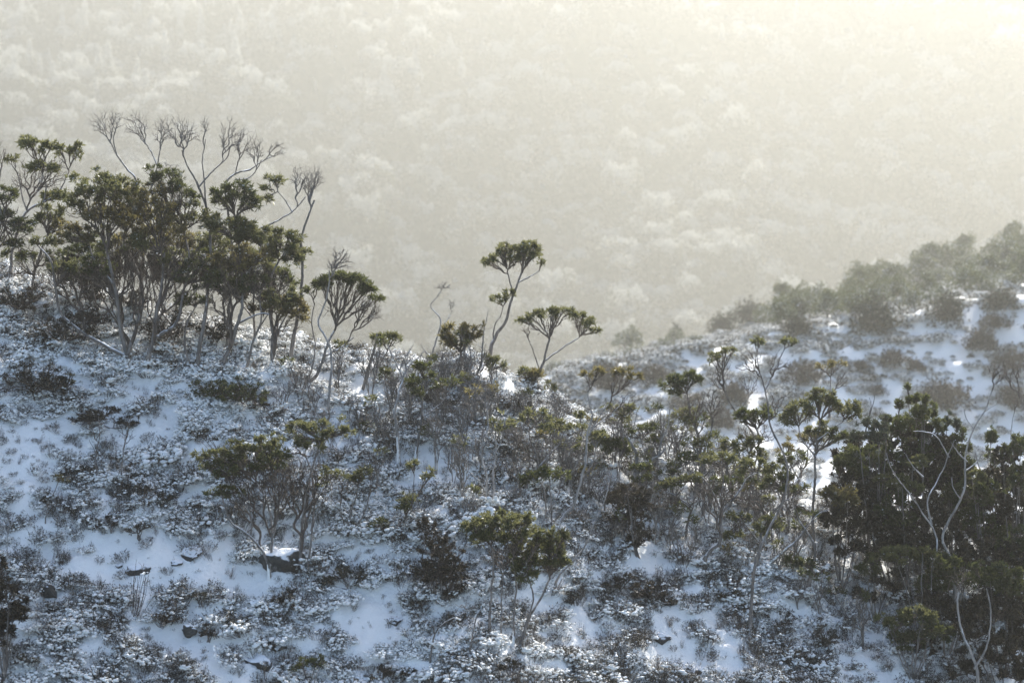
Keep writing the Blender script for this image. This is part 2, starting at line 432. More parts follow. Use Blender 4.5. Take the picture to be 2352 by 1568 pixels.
# ------------------------------------------------------------------ growing things
def grow(root, d0, tips, rt, out, rng, wig=0.10, frac=(0.30, 0.46), early=1.0):
    """split the tips into bundles and run a limb towards each bundle"""
    stack = [(root, d0, tips)]
    while stack:
        p, d, T = stack.pop()
        n = len(T); c = T.mean(0); L = np.linalg.norm(c - p)
        if n == 1:
            e = T[0]
            ctl = p + d * L * 0.35 + rng.normal(size=3) * L * wig * 0.7
            out.append((p, ctl, e, rt * 1.25, rt * 0.55)); continue
        f = rng.uniform(*frac) * (0.25 if n > 70 else 0.42 if n > 22 else 0.72 if n > 8 else 1.0) ** early if n > 3 else rng.uniform(0.4, 0.6)
        q = p + (c - p) * f + rng.normal(size=3) * L * f * wig
        ctl = p + d * L * f * 0.45 + (q - p) * 0.12 + rng.normal(size=3) * L * f * wig * 0.5
        out.append((p, ctl, q, rt * n ** 0.44, rt * (n * 0.8) ** 0.44))
        dd = norm(q - ctl)
        ax = T - c
        w, V = np.linalg.eigh(ax.T @ ax + np.eye(3) * 1e-9)
        a = norm(V[:, 2] + 0.45 * rng.normal(size=3))
        s = T @ a; k = int(np.clip(round(n * rng.uniform(0.33, 0.67)), 1, n - 1)); order = np.argsort(s)
        stack.append((q, dd, T[order[:k]])); stack.append((q, dd, T[order[k:]]))

def dome(n, cen, rx, ry, rz, rng, low=-0.45, shell=0.55, tuft=0):
    v = norm(rng.normal(size=(int(n * 2.2) + 8, 3))); v = v[v[:, 2] > low][:n]
    r = shell + (1 - shell) * rng.random((len(v), 1)) ** 0.6
    lump = 1 + 0.22 * np.sin(v[:, :1] * 5.1 + cen[0] * 3) * np.cos(v[:, 1:2] * 4.3 + cen[2] * 5) + 0.12 * rng.normal(size=(len(v), 1))
    q = v * r * lump
    if tuft and len(q) > 10:                                    # gather the tips in tufts so that the outline is ragged and gaps show
        K = max(4, int(len(q) / tuft)); c = q[rng.permutation(len(q))[:K]] * rng.uniform(0.8, 1.28, (K, 1))
        near = np.argmin(((q[:, None] - c[None]) ** 2).sum(-1), 1)
        q = q + (c[near] - q) * rng.uniform(0.35, 0.75, (len(q), 1))
    return cen + q * np.array([rx, ry, rz]), v

LEAF = dict(olive=M_OLIVE, bronze=M_BRONZE, dark=M_DARK, brown=M_BROWN, grey=M_GREY, heath=M_HEATH)
COUNT = dict(tris=0)

def tag(o, label, cat, group=None):
    o['label'] = label; o['category'] = cat
    if group: o['group'] = group
    return o

def plant(name, label, cat, stems, crowns=(), group=None, leaf='olive', bark=M_BARK, twig=M_TWIG, ll=0.095, lw=0.021, dens=1.0, per=8,
          snow=0.2, tsnow=0.0, depth=None, push=0.0, rt=0.0042, droop=0.0, seed=None, up=0.35, low=-0.7, shell=0.35, fr=(0.30, 0.46), twigs=0.45):
    """stems: [(picture polyline from base up, radius at base, radius at end)], crowns: [(root, [(u, v, ru, rv[, leaf])], options)]"""
    rng = np.random.default_rng(int(stems[0][0][0][0] * 13 + stems[0][0][0][1] * 7 + len(stems)) if seed is None else seed)
    u0, v0 = stems[0][0][0]
    D = (hit(u0, v0) if depth is None else depth) + push
    base = at(u0, v0, D); base[2] = float(near_surface(base[0], base[1]))
    root = bpy.data.objects.new(name, None); C.objects.link(root); root.location = base; root.empty_display_size = 0.2
    tag(root, label, cat, group)
    sc = px(D)
    samp_px = []; samp_p = []; samp_d = []; samp_r = []
    for k, (poly, ra, rb) in enumerate(stems):
        P = []; dy = 0.0
        if k > 0 and samp_px:                                   # a later stem leaves the earlier ones where it starts on them
            j = int(np.argmin(np.hypot(*(np.array(samp_px) - np.array(poly[0])).T))); near = np.hypot(*(np.array(samp_px[j]) - np.array(poly[0])))
            dy = samp_d[j] if near < 12 else 0.0
        else:
            near = 99
        prev = None
        for m, q in enumerate(poly):
            if m: dy += rng.normal() * 0.16 * np.hypot(q[0] - prev[0], q[1] - prev[1]) * sc
            prev = q
            p = at(q[0], q[1], D + dy)
            if m == 0 and near >= 12:
                g = float(near_surface(p[0], p[1])); p[2] = min(p[2], g) - 0.06 if abs(p[2] - g) < 1.2 else p[2]
            P.append(np.append(p, dy))
        P = np.array(P); n = max(8, int(np.linalg.norm(np.diff(P[:, :3], axis=0), axis=1).sum() / 0.045)); n = min(n, 70)
        Q = catmull(P, n); S3 = Q[:, :3].copy()
        w = np.cumsum(rng.normal(size=(n, 3)), 0); w = w - np.linspace(0, 1, n)[:, None] * w[-1]; S3 += w * 0.0045 * np.sin(np.linspace(0, math.pi, n))[:, None] ** 0.5
        t = np.linspace(0, 1, n); R = sc * (ra + (rb - ra) * t ** 0.8)
        if near >= 12: R *= 1 + 0.6 * np.exp(-t * n * 0.045 / 0.10)
        mb = MB(); mb.add(*tube(S3, R, 7 if ra > 2.2 else 5, 0.10))
        st = mb.obj('trunk', [bark], root, base)
        if tsnow > 0 and near >= 12 and ra > 2:                 # snow driven against the foot of the trunk
            m_ = max(5, int(n * tsnow * rng.uniform(0.6, 1.1))); m_ = min(m_, n)
            tt = np.linspace(0, 1, m_); RR = R[:m_] * 0.92 * (np.clip(1 - tt ** 3, 0.05, 1)) * (0.85 + 0.3 * rng.random(m_))
            side = norm(np.array([-0.45, -0.65, 0.35]))
            sb = MB(); sb.add(*tube(S3[:m_] + side * R[:m_, None] * 0.42, RR, 7, 0.16))
            s_ = sb.obj('snow', [M_SNOWP], st, base)
        for j in range(n):
            prj = poly_px(S3[j]); samp_px.append(prj); samp_p.append(S3[j]); samp_d.append(Q[j, 3]); samp_r.append(R[j])
    SP_ = np.array(samp_px); SQ = np.array(samp_p)
    for cr in crowns:
        rpx, ells = cr[0], cr[1]; op = cr[2] if len(cr) > 2 else {}
        j = int(np.argmin(np.hypot(*(SP_ - np.array(rpx)).T))); rp = SQ[j]
        d0 = norm(SQ[min(j + 1, len(SQ) - 1)] - SQ[max(j - 1, 0)])
        if d0[2] < 0: d0 = -d0
        if op.get('bare') and 'keep' not in op:
            j2 = j
            while j2 > 0 and np.linalg.norm(SQ[j2 - 1] - SQ[j]) < 0.9 * max(e[3] for e in ells) * sc and np.linalg.norm(SQ[j2 - 1] - SQ[j2]) < 0.2: j2 -= 1
            rp = SQ[j2]; d0 = norm(SQ[min(j2 + 1, len(SQ) - 1)] - SQ[j2] + 1e-6)
        dn = op.get('dens', dens); bare = op.get('bare', False); leaf_ = op.get('leaf', leaf)
        alltips = []; groups = []
        for e in ells:
            u, v, ru, rv = e[:4]
            dy = samp_d[j] + rng.normal() * 0.30 * ru * sc
            cen = at(u, v, D + dy); rx, rz = ru * sc, rv * sc; ryy = op.get('deep', 0.85) * min(rx, rz * 2.2)
            k = int(max(8, 720 * dn * math.pi * rx * rz * (0.55 + 0.45 * min(1, ryy / 0.3))))
            if not bare: rx *= 1.12; rz *= 1.12
            if bare: rx *= 1.3; rz *= 1.2; k = int(max(8, 380 * dn * math.pi * rx * rz))
            k = min(k, op.get('most', 900))
            T, nv = dome(k, cen, rx, ryy, rz, rng, op.get('low', -0.5 if bare else low), op.get('shell', 0.4 if bare else shell), 0 if bare else op.get('tuft', 13))
            alltips.append(T); groups.append((T, nv, cen, e))
        T = np.concatenate(alltips)
        if not bare and op.get('twigs', twigs) > 0:             # leafless twigs among and below the leaves
            k = int(len(T) * op.get('twigs', twigs)); pick = T[rng.integers(0, len(T), k)]
            ex = rp + (pick - rp) * rng.uniform(0.45, 1.02, (k, 1)) + rng.normal(size=(k, 3)) * 0.10 * np.linalg.norm(pick - rp, axis=1, keepdims=True)
            nb = op.get('nb', 220)
            if len(T) > nb: T = T[rng.permutation(len(T))[:nb]]
            T = np.concatenate([T, ex[:nb // 2]])
        segs = []; sub = T
        grow(rp, d0, sub, op.get('rt', 0.0031 if bare else rt), segs, rng, op.get('wig', 0.17 if bare else 0.10), op.get('fr', fr), 0.45 if bare else 1.0)
        A = [np.array(x) for x in zip(*segs)]
        A[3] = np.minimum(A[3], samp_r[j] * 0.95 + 0.002); A[4] = np.minimum(A[4], A[3])
        thick = A[3] > 0.009; tip = A[4] < 0.7 * op.get('rt', rt)
        bb = MB()
        for sel, K, S in ((thick, 5, 5), (~thick & ~tip, 3, 3), (~thick & tip, 3 if bare else 2, 3)):
            if sel.any(): bb.add(*beziers(A[0][sel], A[1][sel], A[2][sel], A[3][sel], A[4][sel], K, S))
        bo = bb.obj('branches', [twig], root, base)
        if bare: bo['kind'] = 'stuff'
        if not bare:
            for (T, nv, cen, e) in groups:
                lb = MB(); lm = LEAF[e[4] if len(e) > 4 else leaf_]
                dirs = norm(nv * np.array([1, 1, 0.6]) + np.array([0, 0, 0.55]))
                lb.add(*leaves_at(T, dirs, op.get('per', per), op.get('ll', ll), op.get('lw', lw), rng, op.get('up', up), 0.8, droop))
                co = lb.obj('crown', [lm], root, base); co['kind'] = 'stuff'
                sn = op.get('snow', snow)
                if sn > 0:
                    topmost = T[(T[:, 2] > cen[2]) & (rng.random(len(T)) < sn * 1.6)]
                    if len(topmost) > 1:
                        sb = MB(); sb.add(*blobs(topmost + np.array([0, 0, 0.012]), rng.uniform(0.008, 0.024, len(topmost)), False, 0.6, rng))
                        so = sb.obj('snow', [M_SNOWP], co, base); so['kind'] = 'stuff'
    return root

def poly_px(p):
    d = p[1] * CP - p[2] * SP; up_ = p[1] * SP + p[2] * CP
    return (1176 + F * p[0] / d, 784 - F * up_ / d)

def bush(name, label, cat, foot, ells, group=None, leaf='brown', n_st=7, **kw):
    """a shrub of many thin stems rising from one foot"""
    u, v = foot
    rng = random.Random(int(u * 3 + v))
    W = sum(e[2] for e in ells) / len(ells)
    stems = []; crowns = []
    for k in range(n_st):
        e = ells[k % len(ells)]
        tu, tv = e[0] + rng.uniform(-0.5, 0.5) * e[2], e[1] + rng.uniform(-0.1, 0.5) * e[3]
        b = (u + rng.uniform(-0.12, 0.12) * W, v + rng.uniform(-3, 3)) if k else (u, v)
        stems.append(([b, ((b[0] + tu) / 2 + rng.uniform(-.1, .1) * W, (b[1] * 0.55 + tv * 0.45)), (tu, tv)], kw.get('r', 1.7), 0.7))
    for e in ells:
        crowns.append(((e[0], e[1] + e[3] * 0.75), [e], kw.get('op', {})))
    kk = {k_: x for k_, x in kw.items() if k_ not in ('r', 'op')}
    kk.setdefault('ll', 0.05); kk.setdefault('lw', 0.014); kk.setdefault('dens', 0.9); kk.setdefault('snow', 0.05); kk.setdefault('shell', 0.2); kk.setdefault('low', -0.8)
    return plant(name, label, cat, stems, crowns, group, leaf, **kk)


# ------------------------------------------------------------------ the grove on the left of the crest
GROVE = 'gum trees of the grove on the crest'
plant('gum_tree', 'gum tree at the far left with glossy leaf tufts on forked bare limbs', 'tree',
      [([(22, 660), (30, 580), (45, 520), (62, 484), (98, 466)], 4.5, 2.6), ([(98, 466), (105, 430), (96, 395)], 2.4, 1.4), ([(98, 466), (135, 440), (158, 395)], 2.2, 1.2), ([(62, 484), (48, 440), (40, 395)], 2.0, 1.2)],
      [((96, 400), [(70, 330, 36, 16), (108, 338, 16, 14), (100, 388, 36, 17)], dict(dens=.8)), ((158, 398), [(148, 345, 22, 15), (178, 350, 12, 20)], dict(dens=.8)), ((40, 400), [(28, 365, 11, 11)]), ((98, 466), [(125, 452, 34, 15)]), ((62, 486), [(80, 420, 50, 50), (120, 400, 40, 40)], dict(bare=True, dens=.7))],
      GROVE, ll=0.11, lw=0.034, per=7, snow=0.2)
plant('gum_tree', 'dark bushy gum tree cut off by the left edge of the picture', 'tree',
      [([(-30, 690), (-22, 600), (-8, 540), (6, 505)], 4.5, 2.5), ([(6, 505), (-4, 440), (2, 385)], 2.2, 1.0)],
      [((4, 510), [(14, 450, 30, 20), (10, 500, 36, 18), (46, 522, 36, 18), (30, 560, 30, 16)], dict(dens=.9)), ((-8, 545), [(20, 540, 50, 60)], dict(bare=True, dens=.6)), ((2, 390), [(2, 352, 16, 28)], dict(bare=True))],
      GROVE, leaf='dark', ll=0.09)
plant('gum_tree', 'broad gum tree with the densest bronze-green dome in the grove and snow-plastered foot', 'tree',
      [([(297, 848), (286, 800), (272, 745), (268, 700), (258, 640), (245, 570)], 6.5, 3), ([(294, 812), (314, 745), (326, 690), (322, 640), (300, 585), (280, 540)], 5.2, 2.2),
       ([(292, 820), (240, 792), (186, 762), (140, 722), (126, 666), (116, 600), (82, 558)], 5.0, 2.0), ([(258, 650), (220, 600), (200, 545)], 2.6, 1.5), ([(300, 600), (330, 560), (340, 520)], 2.6, 1.5)],
      [((250, 590), [(222, 428, 62, 32), (170, 470, 34, 34), (262, 440, 60, 38), (240, 500, 76, 34, 'bronze')], dict(dens=.95, fr=(.36, .5))), ((285, 550), [(300, 480, 50, 50, 'bronze'), (320, 530, 40, 24, 'bronze')], dict(dens=.85)), ((205, 560), [(180, 545, 48, 24, 'bronze')]), ((86, 562), [(100, 551, 34, 16)]),
       ((125, 660), [(150, 620, 40, 26)], dict(dens=.6)), ((268, 690), [(215, 612, 50, 28, 'dark')]), ((280, 770), [(270, 610, 56, 90), (225, 660, 40, 60)], dict(bare=True, dens=.5)), ((318, 720), [(320, 620, 50, 80)], dict(bare=True, dens=.5)), ((150, 735), [(160, 650, 50, 70), (110, 640, 30, 60)], dict(bare=True, dens=.5))],
      GROVE, ll=0.075, snow=0.16, tsnow=.16)
plant('gum_tree', 'gum tree with two white-smeared forks standing right of the densest dome', 'tree',
      [([(335, 860), (342, 810), (350, 770), (358, 720), (372, 650), (378, 580)], 6.2, 2.6), ([(350, 780), (380, 762), (412, 738), (426, 668), (436, 598), (424, 540)], 4.6, 2.0)],
      [((375, 600), [(352, 470, 56, 44, 'bronze'), (380, 520, 60, 34, 'bronze'), (330, 560, 40, 24)], dict(dens=.85)), ((424, 545), [(376, 410, 48, 26, 'dark'), (420, 440, 36, 26, 'dark'), (430, 490, 44, 30)], dict(dens=.85)), ((428, 660), [(452, 632, 62, 30, 'dark'), (400, 600, 40, 24)], dict(dens=.8)), ((355, 750), [(370, 640, 40, 80)], dict(bare=True, dens=.5)), ((412, 735), [(430, 620, 50, 90)], dict(bare=True, dens=.5))],
      GROVE, ll=0.08, tsnow=.22)
plant('bare_tree', 'tall leafless tree whose bare branches rise highest above the grove', 'tree',
      [([(452, 854), (456, 820), (470, 728), (480, 648), (484, 580), (474, 480), (452, 418)], 5.5, 2.6), ([(452, 418), (430, 380), (418, 345)], 2.2, 1.2), ([(456, 430), (492, 390), (520, 364), (528, 340)], 2.2, 1.1), ([(474, 480), (470, 430), (466, 370), (472, 320)], 2.2, 1.0)],
      [((420, 350), [(408, 300, 30, 36), (440, 312, 24, 30)], dict(bare=True)), ((525, 345), [(530, 318, 26, 44)], dict(bare=True)), ((471, 325), [(470, 290, 13, 26)], dict(bare=True)), ((480, 640), [(470, 590, 40, 22)], dict(dens=.7))],
      'leafless trees of the grove', bark=M_BARK, twig=M_PTWIG, leaf='dark')
plant('bare_tree', 'leafless tree with wide forked top at the left of the grove', 'tree',
      [([(318, 790), (322, 660), (330, 540), (316, 420), (292, 388), (268, 356)], 4.2, 2.0), ([(268, 356), (250, 320)], 1.7, 1.0), ([(268, 356), (262, 320), (268, 290)], 1.5, 0.9), ([(330, 500), (350, 420), (362, 380)], 2.6, 1.4), ([(362, 380), (340, 340), (322, 318)], 1.8, 1), ([(362, 380), (368, 345), (376, 320)], 1.8, 1)],
      [((250, 322), [(232, 288, 26, 32)], dict(bare=True)), ((268, 292), [(266, 278, 16, 30)], dict(bare=True)), ((322, 320), [(312, 292, 28, 36)], dict(bare=True)), ((376, 322), [(374, 308, 24, 38)], dict(bare=True)), ((352, 420), [(376, 390, 36, 20)], dict(bare=True))],
      'leafless trees of the grove', twig=M_PTWIG, push=.4)
plant('bare_tree', 'leafless tree with a long limb reaching out to the right over the grove', 'tree',
      [([(520, 820), (528, 700), (534, 600), (528, 500), (520, 430), (540, 400), (575, 390)], 4.2, 2.0), ([(540, 402), (548, 370), (560, 350)], 1.7, 1), ([(575, 390), (600, 372), (625, 360)], 1.8, 1.0), ([(540, 412), (570, 408), (592, 385), (600, 368)], 1.6, .9)],
      [((560, 352), [(560, 330, 22, 34)], dict(bare=True)), ((600, 374), [(584, 345, 22, 32)], dict(bare=True)), ((625, 362), [(636, 348, 20, 24)], dict(bare=True))],
      'leafless trees of the grove', twig=M_PTWIG, push=.3)
plant('gum_tree', 'gum tree with dark leaf caps in tiers near the middle of the grove', 'tree',
      [([(505, 854), (520, 815), (536, 780), (548, 740), (560, 690), (556, 620), (546, 540), (540, 500)], 5.5, 2.2), ([(548, 742), (595, 721), (618, 722)], 3, 1.6), ([(556, 640), (590, 600), (600, 560)], 2.4, 1.3)],
      [((540, 505), [(535, 440, 48, 26, 'dark'), (575, 470, 30, 22, 'dark'), (505, 462, 24, 20)], dict(dens=.85)), ((548, 560), [(525, 522, 60, 28), (565, 535, 50, 28)], dict(dens=.9)), ((598, 568), [(585, 548, 30, 22)]), ((556, 630), [(548, 598, 62, 34, 'bronze')], dict(dens=.9)), ((558, 690), [(500, 650, 50, 26, 'dark')], dict(dens=.7)), ((545, 745), [(540, 640, 60, 80), (490, 690, 40, 50)], dict(bare=True, dens=.5))],
      GROVE, tsnow=.2)
plant('gum_tree', 'gum tree with spaced leaf platforms at the right end of the grove', 'tree',
      [([(628, 856), (624, 800), (626, 760), (618, 700), (622, 640), (640, 600)], 5, 2.2), ([(624, 790), (648, 740), (660, 722)], 3, 1.6)],
      [((640, 602), [(650, 560, 54, 32), (676, 592, 30, 24), (612, 586, 28, 18)], dict(dens=.95)), ((658, 725), [(640, 690, 44, 30), (680, 712, 36, 34, 'bronze')], dict(dens=.85)), ((625, 770), [(630, 680, 50, 70), (665, 740, 30, 50)], dict(bare=True, dens=.6))],
      GROVE, tsnow=.25)
plant('gum_tree', 'twisted gum tree with a half-bare crown leaning out at the right end of the grove', 'tree',
      [([(664, 850), (672, 780), (685, 690), (690, 620), (688, 556), (706, 500), (722, 460)], 5.5, 2.0), ([(690, 600), (660, 545), (598, 524)], 2.6, 1.4), ([(595, 526), (640, 505), (672, 488), (702, 452)], 2.2, 1.2), ([(672, 488), (655, 462), (640, 442)], 1.7, 1)],
      [((722, 462), [(728, 412, 20, 30), (708, 425, 18, 26)], dict(bare=True, dens=1.6)), ((700, 456), [(690, 412, 24, 30)], dict(bare=True, dens=1.3)), ((640, 445), [(634, 422, 34, 16), (606, 462, 22, 14)], dict(dens=.85)), ((690, 560), [(690, 590, 14, 30)], dict(dens=.7))],
      GROVE, twig=M_PTWIG, push=.3)
plant('gum_tree', 'low bent gum tree with twin pale stems under the middle of the grove', 'tree',
      [([(560, 862), (572, 820), (580, 780), (600, 735), (596, 690)], 3.6, 1.6), ([(440, 846), (424, 790), (430, 740), (452, 700)], 3.6, 1.5)],
      [((597, 695), [(580, 650, 40, 22)], dict(dens=.7)), ((450, 705), [(440, 690, 46, 20, 'dark')], dict(dens=.6))], GROVE, leaf='dark')

plant('gum_tree', 'shadowy leafy gum tree deep in the left half of the grove', 'tree',
      [([(236, 825), (228, 760), (216, 690), (208, 640)], 4, 2), ([(228, 760), (190, 700), (168, 660)], 2.6, 1.4), ([(230, 740), (262, 690), (276, 650)], 2.4, 1.3)],
      [((208, 645), [(205, 575, 56, 34, 'dark'), (215, 640, 50, 30, 'brown')], dict(dens=.9)), ((170, 662), [(165, 625, 44, 32, 'brown'), (140, 590, 34, 24, 'dark')], dict(dens=.9)), ((276, 655), [(275, 610, 44, 34, 'brown'), (290, 560, 40, 28, 'bronze')], dict(dens=.9))],
      GROVE, leaf='dark', push=.9, twigs=.8)
plant('gum_tree', 'shadowy leafy gum tree deep in the middle of the grove', 'tree',
      [([(392, 830), (398, 760), (404, 700), (400, 640)], 4, 2), ([(398, 750), (362, 700), (350, 650)], 2.4, 1.3), ([(402, 720), (440, 680), (462, 650)], 2.4, 1.3)],
      [((400, 645), [(395, 560, 56, 40, 'bronze'), (410, 630, 50, 34, 'brown')], dict(dens=.9)), ((350, 655), [(345, 610, 44, 36, 'brown')], dict(dens=.9)), ((462, 655), [(470, 600, 44, 34, 'dark'), (490, 560, 40, 28, 'olive')], dict(dens=.9))],
      GROVE, leaf='dark', push=.9, twigs=.8)
plant('gum_tree', 'shadowy leafy gum tree deep in the right half of the grove', 'tree',
      [([(588, 842), (586, 780), (580, 720), (584, 660)], 4, 2), ([(586, 770), (616, 720), (632, 690)], 2.4, 1.3), ([(582, 730), (548, 690), (534, 660)], 2.4, 1.3)],
      [((584, 665), [(585, 600, 50, 36, 'olive'), (590, 650, 44, 30, 'brown')], dict(dens=.9)), ((632, 692), [(640, 640, 40, 30, 'dark'), (610, 700, 40, 26, 'brown')], dict(dens=.9)), ((534, 665), [(530, 620, 44, 30, 'dark'), (535, 680, 40, 24, 'brown')], dict(dens=.9))],
      GROVE, leaf='dark', push=.9, twigs=.8)

plant('gum_tree', 'thin twiggy gum tree between the far-left tufted tree and the densest dome', 'tree',
      [([(70, 715), (76, 650), (92, 590), (110, 540)], 3.6, 1.6), ([(80, 640), (50, 590), (42, 560)], 2, 1)],
      [((108, 545), [(112, 500, 34, 30), (140, 520, 26, 20, 'bronze')], dict(dens=.7)), ((43, 562), [(44, 590, 34, 20, 'dark')], dict(dens=.7)), ((80, 640), [(90, 600, 50, 50), (50, 620, 40, 40)], dict(bare=True, dens=.7))], GROVE, push=.3, twigs=.8)

# dark brush filling the foot of the grove
for (f, e, lab) in [((395, 815), [(380, 752, 64, 40)], 'dark rounded bush in deep shade behind the two white-smeared trunks'),
                    ((180, 805), [(150, 762, 80, 40), (205, 730, 50, 34)], 'wide brown thicket filling the foot of the densest dome tree'),
                    ((60, 740), [(45, 690, 70, 36)], 'frosted brown thicket under the gum tree at the far left'),
                    ((85, 925), [(80, 872, 78, 40), (130, 890, 40, 26)], 'twiggy brown shrub thicket on the slope below the left of the grove'),
                    ((215, 715), [(210, 668, 46, 34)], 'dark understorey bush between the left trunks of the grove'),
                    ((490, 800), [(495, 760, 50, 30)], 'dark shrub tucked between the middle trunks of the grove'),
                    ((300, 730), [(310, 690, 44, 26)], 'shaded brush under the centre of the densest dome tree')]:
    bush('bush', lab, 'bush', f, e, 'dark brush under the grove', leaf='brown', dens=1.0, per=7, snow=.12)
bush('bush', 'large dark-green mounded bush below the right end of the grove', 'bush', (545, 945), [(500, 895, 64, 30, 'dark'), (560, 905, 56, 30, 'dark'), (600, 925, 30, 18)], leaf='brown', dens=1.3, snow=.04)
bush('bush', 'flat-topped brown bush with sweeping twigs on the open slope below the grove', 'bush', (260, 985), [(230, 955, 64, 20), (300, 972, 44, 18)], leaf='brown', dens=1.2, snow=.05)
bush('bush', 'small rust-tinted bush at the end of the twiggy thicket on the left slope', 'bush', (150, 905), [(150, 878, 30, 20, 'bronze')], leaf='brown', dens=1.1)

# ------------------------------------------------------------------ along the crest, middle
plant('gum_tree', 'umbrella-shaped gum tree with a wide flat dark-green crown right of the grove', 'tree',
      [([(703, 894), (712, 878), (730, 862), (743, 825), (757, 782), (768, 760)], 4.4, 2.4), ([(745, 818), (780, 800), (812, 775)], 2.4, 1.2), ([(705, 890), (722, 800), (714, 740), (722, 700)], 2.4, 1.1)],
      [((768, 762), [(745, 655, 24, 22), (780, 642, 30, 16), (815, 648, 32, 18), (848, 668, 24, 18), (866, 688, 11, 14)], dict(dens=1.15, fr=(.24, .4), low=-.2)), ((812, 777), [(858, 720, 18, 30), (840, 700, 24, 20)], dict(bare=True, dens=2)), ((722, 702), [(722, 668, 14, 22)], dict(dens=.9))],
      leaf='dark', ll=0.10, lw=0.024, snow=0.04)
plant('bare_tree', 'pale crooked dead tree rising through the wide flat umbrella crown', 'tree',
      [([(752, 935), (760, 880), (762, 828), (755, 782), (733, 740), (748, 697), (756, 655), (756, 620)], 3.6, 1.3)],
      [((756, 622), [(782, 600, 24, 32), (766, 612, 16, 22)], dict(bare=True, dens=2.2))], bark=M_PALE, twig=M_PTWIG, push=-.3)
bush('bush', 'flat snow-topped brown bush beneath the umbrella-shaped crown', 'bush', (800, 838), [(775, 800, 34, 14), (815, 808, 32, 14)], leaf='brown', dens=1.3, snow=.8, push=.5)
plant('gum_tree', 'small leaning gum tree with one flat leaf tuft beside a broken grey trunk', 'tree',
      [([(828, 892), (850, 858), (874, 834), (890, 806)], 2.4, 1.4), ([(832, 900), (845, 850), (858, 810), (866, 766)], 4.0, 2.2)],
      [((890, 808), [(868, 780, 16, 10), (892, 774, 26, 11), (912, 780, 10, 8)], dict(dens=1.2))], leaf='olive', ll=0.10)
plant('dead_tree', 'pale forked dead tree with antler-like limbs and a snow-plastered foot', 'tree',
      [([(915, 1055), (916, 1010), (908, 965), (905, 945), (914, 905), (924, 870), (913, 842), (899, 813), (890, 790)], 4.8, 1.4), ([(922, 872), (941, 840), (960, 822), (974, 806)], 2.4, .8), ([(918, 850), (930, 820), (950, 790)], 2.2, .8)],
      [((938, 842), [(930, 818, 22, 18)], dict(bare=True, dens=1.4))], bark=M_PALE, twig=M_PTWIG, tsnow=.35, push=-.2)
plant('gum_tree', 'thin gum sapling with small leaf tuft left of the antler-like dead tree', 'tree',
      [([(906, 952), (894, 915), (884, 880), (886, 862)], 2.2, 1.2)], [((887, 868), [(892, 856, 18, 16)], dict(dens=1.1))], ll=0.09)
plant('gum_tree', 'upright gum tree with stacked dark leaf tufts right of the antler-like dead tree', 'tree',
      [([(952, 1060), (960, 1010), (968, 960), (968, 905), (972, 870)], 4.2, 1.6), ([(968, 960), (1010, 930), (1030, 905)], 2, 1)],
      [((972, 872), [(968, 848, 22, 16), (984, 862, 12, 12)], dict(dens=1.1)), ((968, 915), [(940, 885, 22, 20), (958, 896, 20, 22)], dict(dens=.9)), ((970, 950), [(985, 990, 14, 12)], dict(dens=.7)), ((1028, 908), [(1010, 884, 22, 12), (1040, 878, 14, 10)], dict(dens=.8))],
      leaf='dark', ll=0.095, tsnow=.4)
plant('gum_tree', 'bushy yellow-green gum tree frosted with snow left of the tall slender tree', 'tree',
      [([(1035, 890), (1044, 862), (1053, 838), (1060, 810)], 3.6, 2.0)],
      [((1058, 815), [(1048, 758, 28, 16), (1085, 770, 24, 22), (1018, 782, 20, 16), (1056, 784, 34, 14)], dict(dens=1.0))], leaf='bronze', ll=0.095, snow=.35, up=.2)
plant('bare_tree', 'crooked pale dead sapling with wispy twigs left of the bushy yellow-green tree', 'tree',
      [([(982, 852), (993, 818), (1008, 775), (1015, 735), (991, 706), (1000, 688), (1016, 664)], 2.8, .9), ([(990, 822), (972, 800), (966, 790)], 1.8, .8), ([(1012, 755), (1030, 730), (1040, 712)], 1.3, .6)],
      [((1016, 666), [(1018, 658, 16, 10)], dict(bare=True, dens=3)), ((1040, 714), [(1038, 700, 8, 12)], dict(bare=True, dens=3))], bark=M_PALE, twig=M_PTWIG)
plant('broken_tree', 'leaning broken grey dead trunk without branches beside the tall slender tree', 'dead tree',
      [([(1088, 872), (1104, 835), (1108, 790), (1112, 755), (1122, 712)], 3.4, .7), ([(1107, 800), (1096, 790)], 1.2, .5)], [], bark=M_PALE)
plant('gum_tree', 'tall slender gum tree with round leafy head standing highest at mid crest', 'tree',
      [([(1126, 838), (1129, 800), (1142, 768), (1162, 736), (1173, 697), (1189, 655), (1198, 627)], 5.2, 2.2), ([(1133, 790), (1136, 750), (1148, 728), (1155, 706)], 1.8, 1.1), ([(1180, 680), (1172, 650), (1166, 625)], 2.2, 1.4), ([(1192, 648), (1222, 634), (1238, 622)], 1.8, 1)],
      [((1198, 630), [(1205, 580, 26, 26), (1228, 574, 20, 22)], dict(dens=1.15)), ((1166, 628), [(1160, 584, 34, 26), (1186, 590, 22, 20)], dict(dens=1.1)), ((1168, 632), [(1118, 602, 20, 15)], dict(dens=1.0)), ((1238, 624), [(1247, 604, 11, 12)], dict(dens=.9)), ((1154, 708), [(1142, 686, 20, 12), (1168, 676, 16, 14)], dict(dens=1.1))],
      ll=0.08, snow=.22)
bush('shrub', 'bright green leafy shrub at the foot of the tall slender tree', 'shrub', (1138, 888), [(1134, 836, 26, 20), (1122, 822, 16, 12)], leaf='olive', n_st=5, ll=.085, lw=.02, push=-.25)
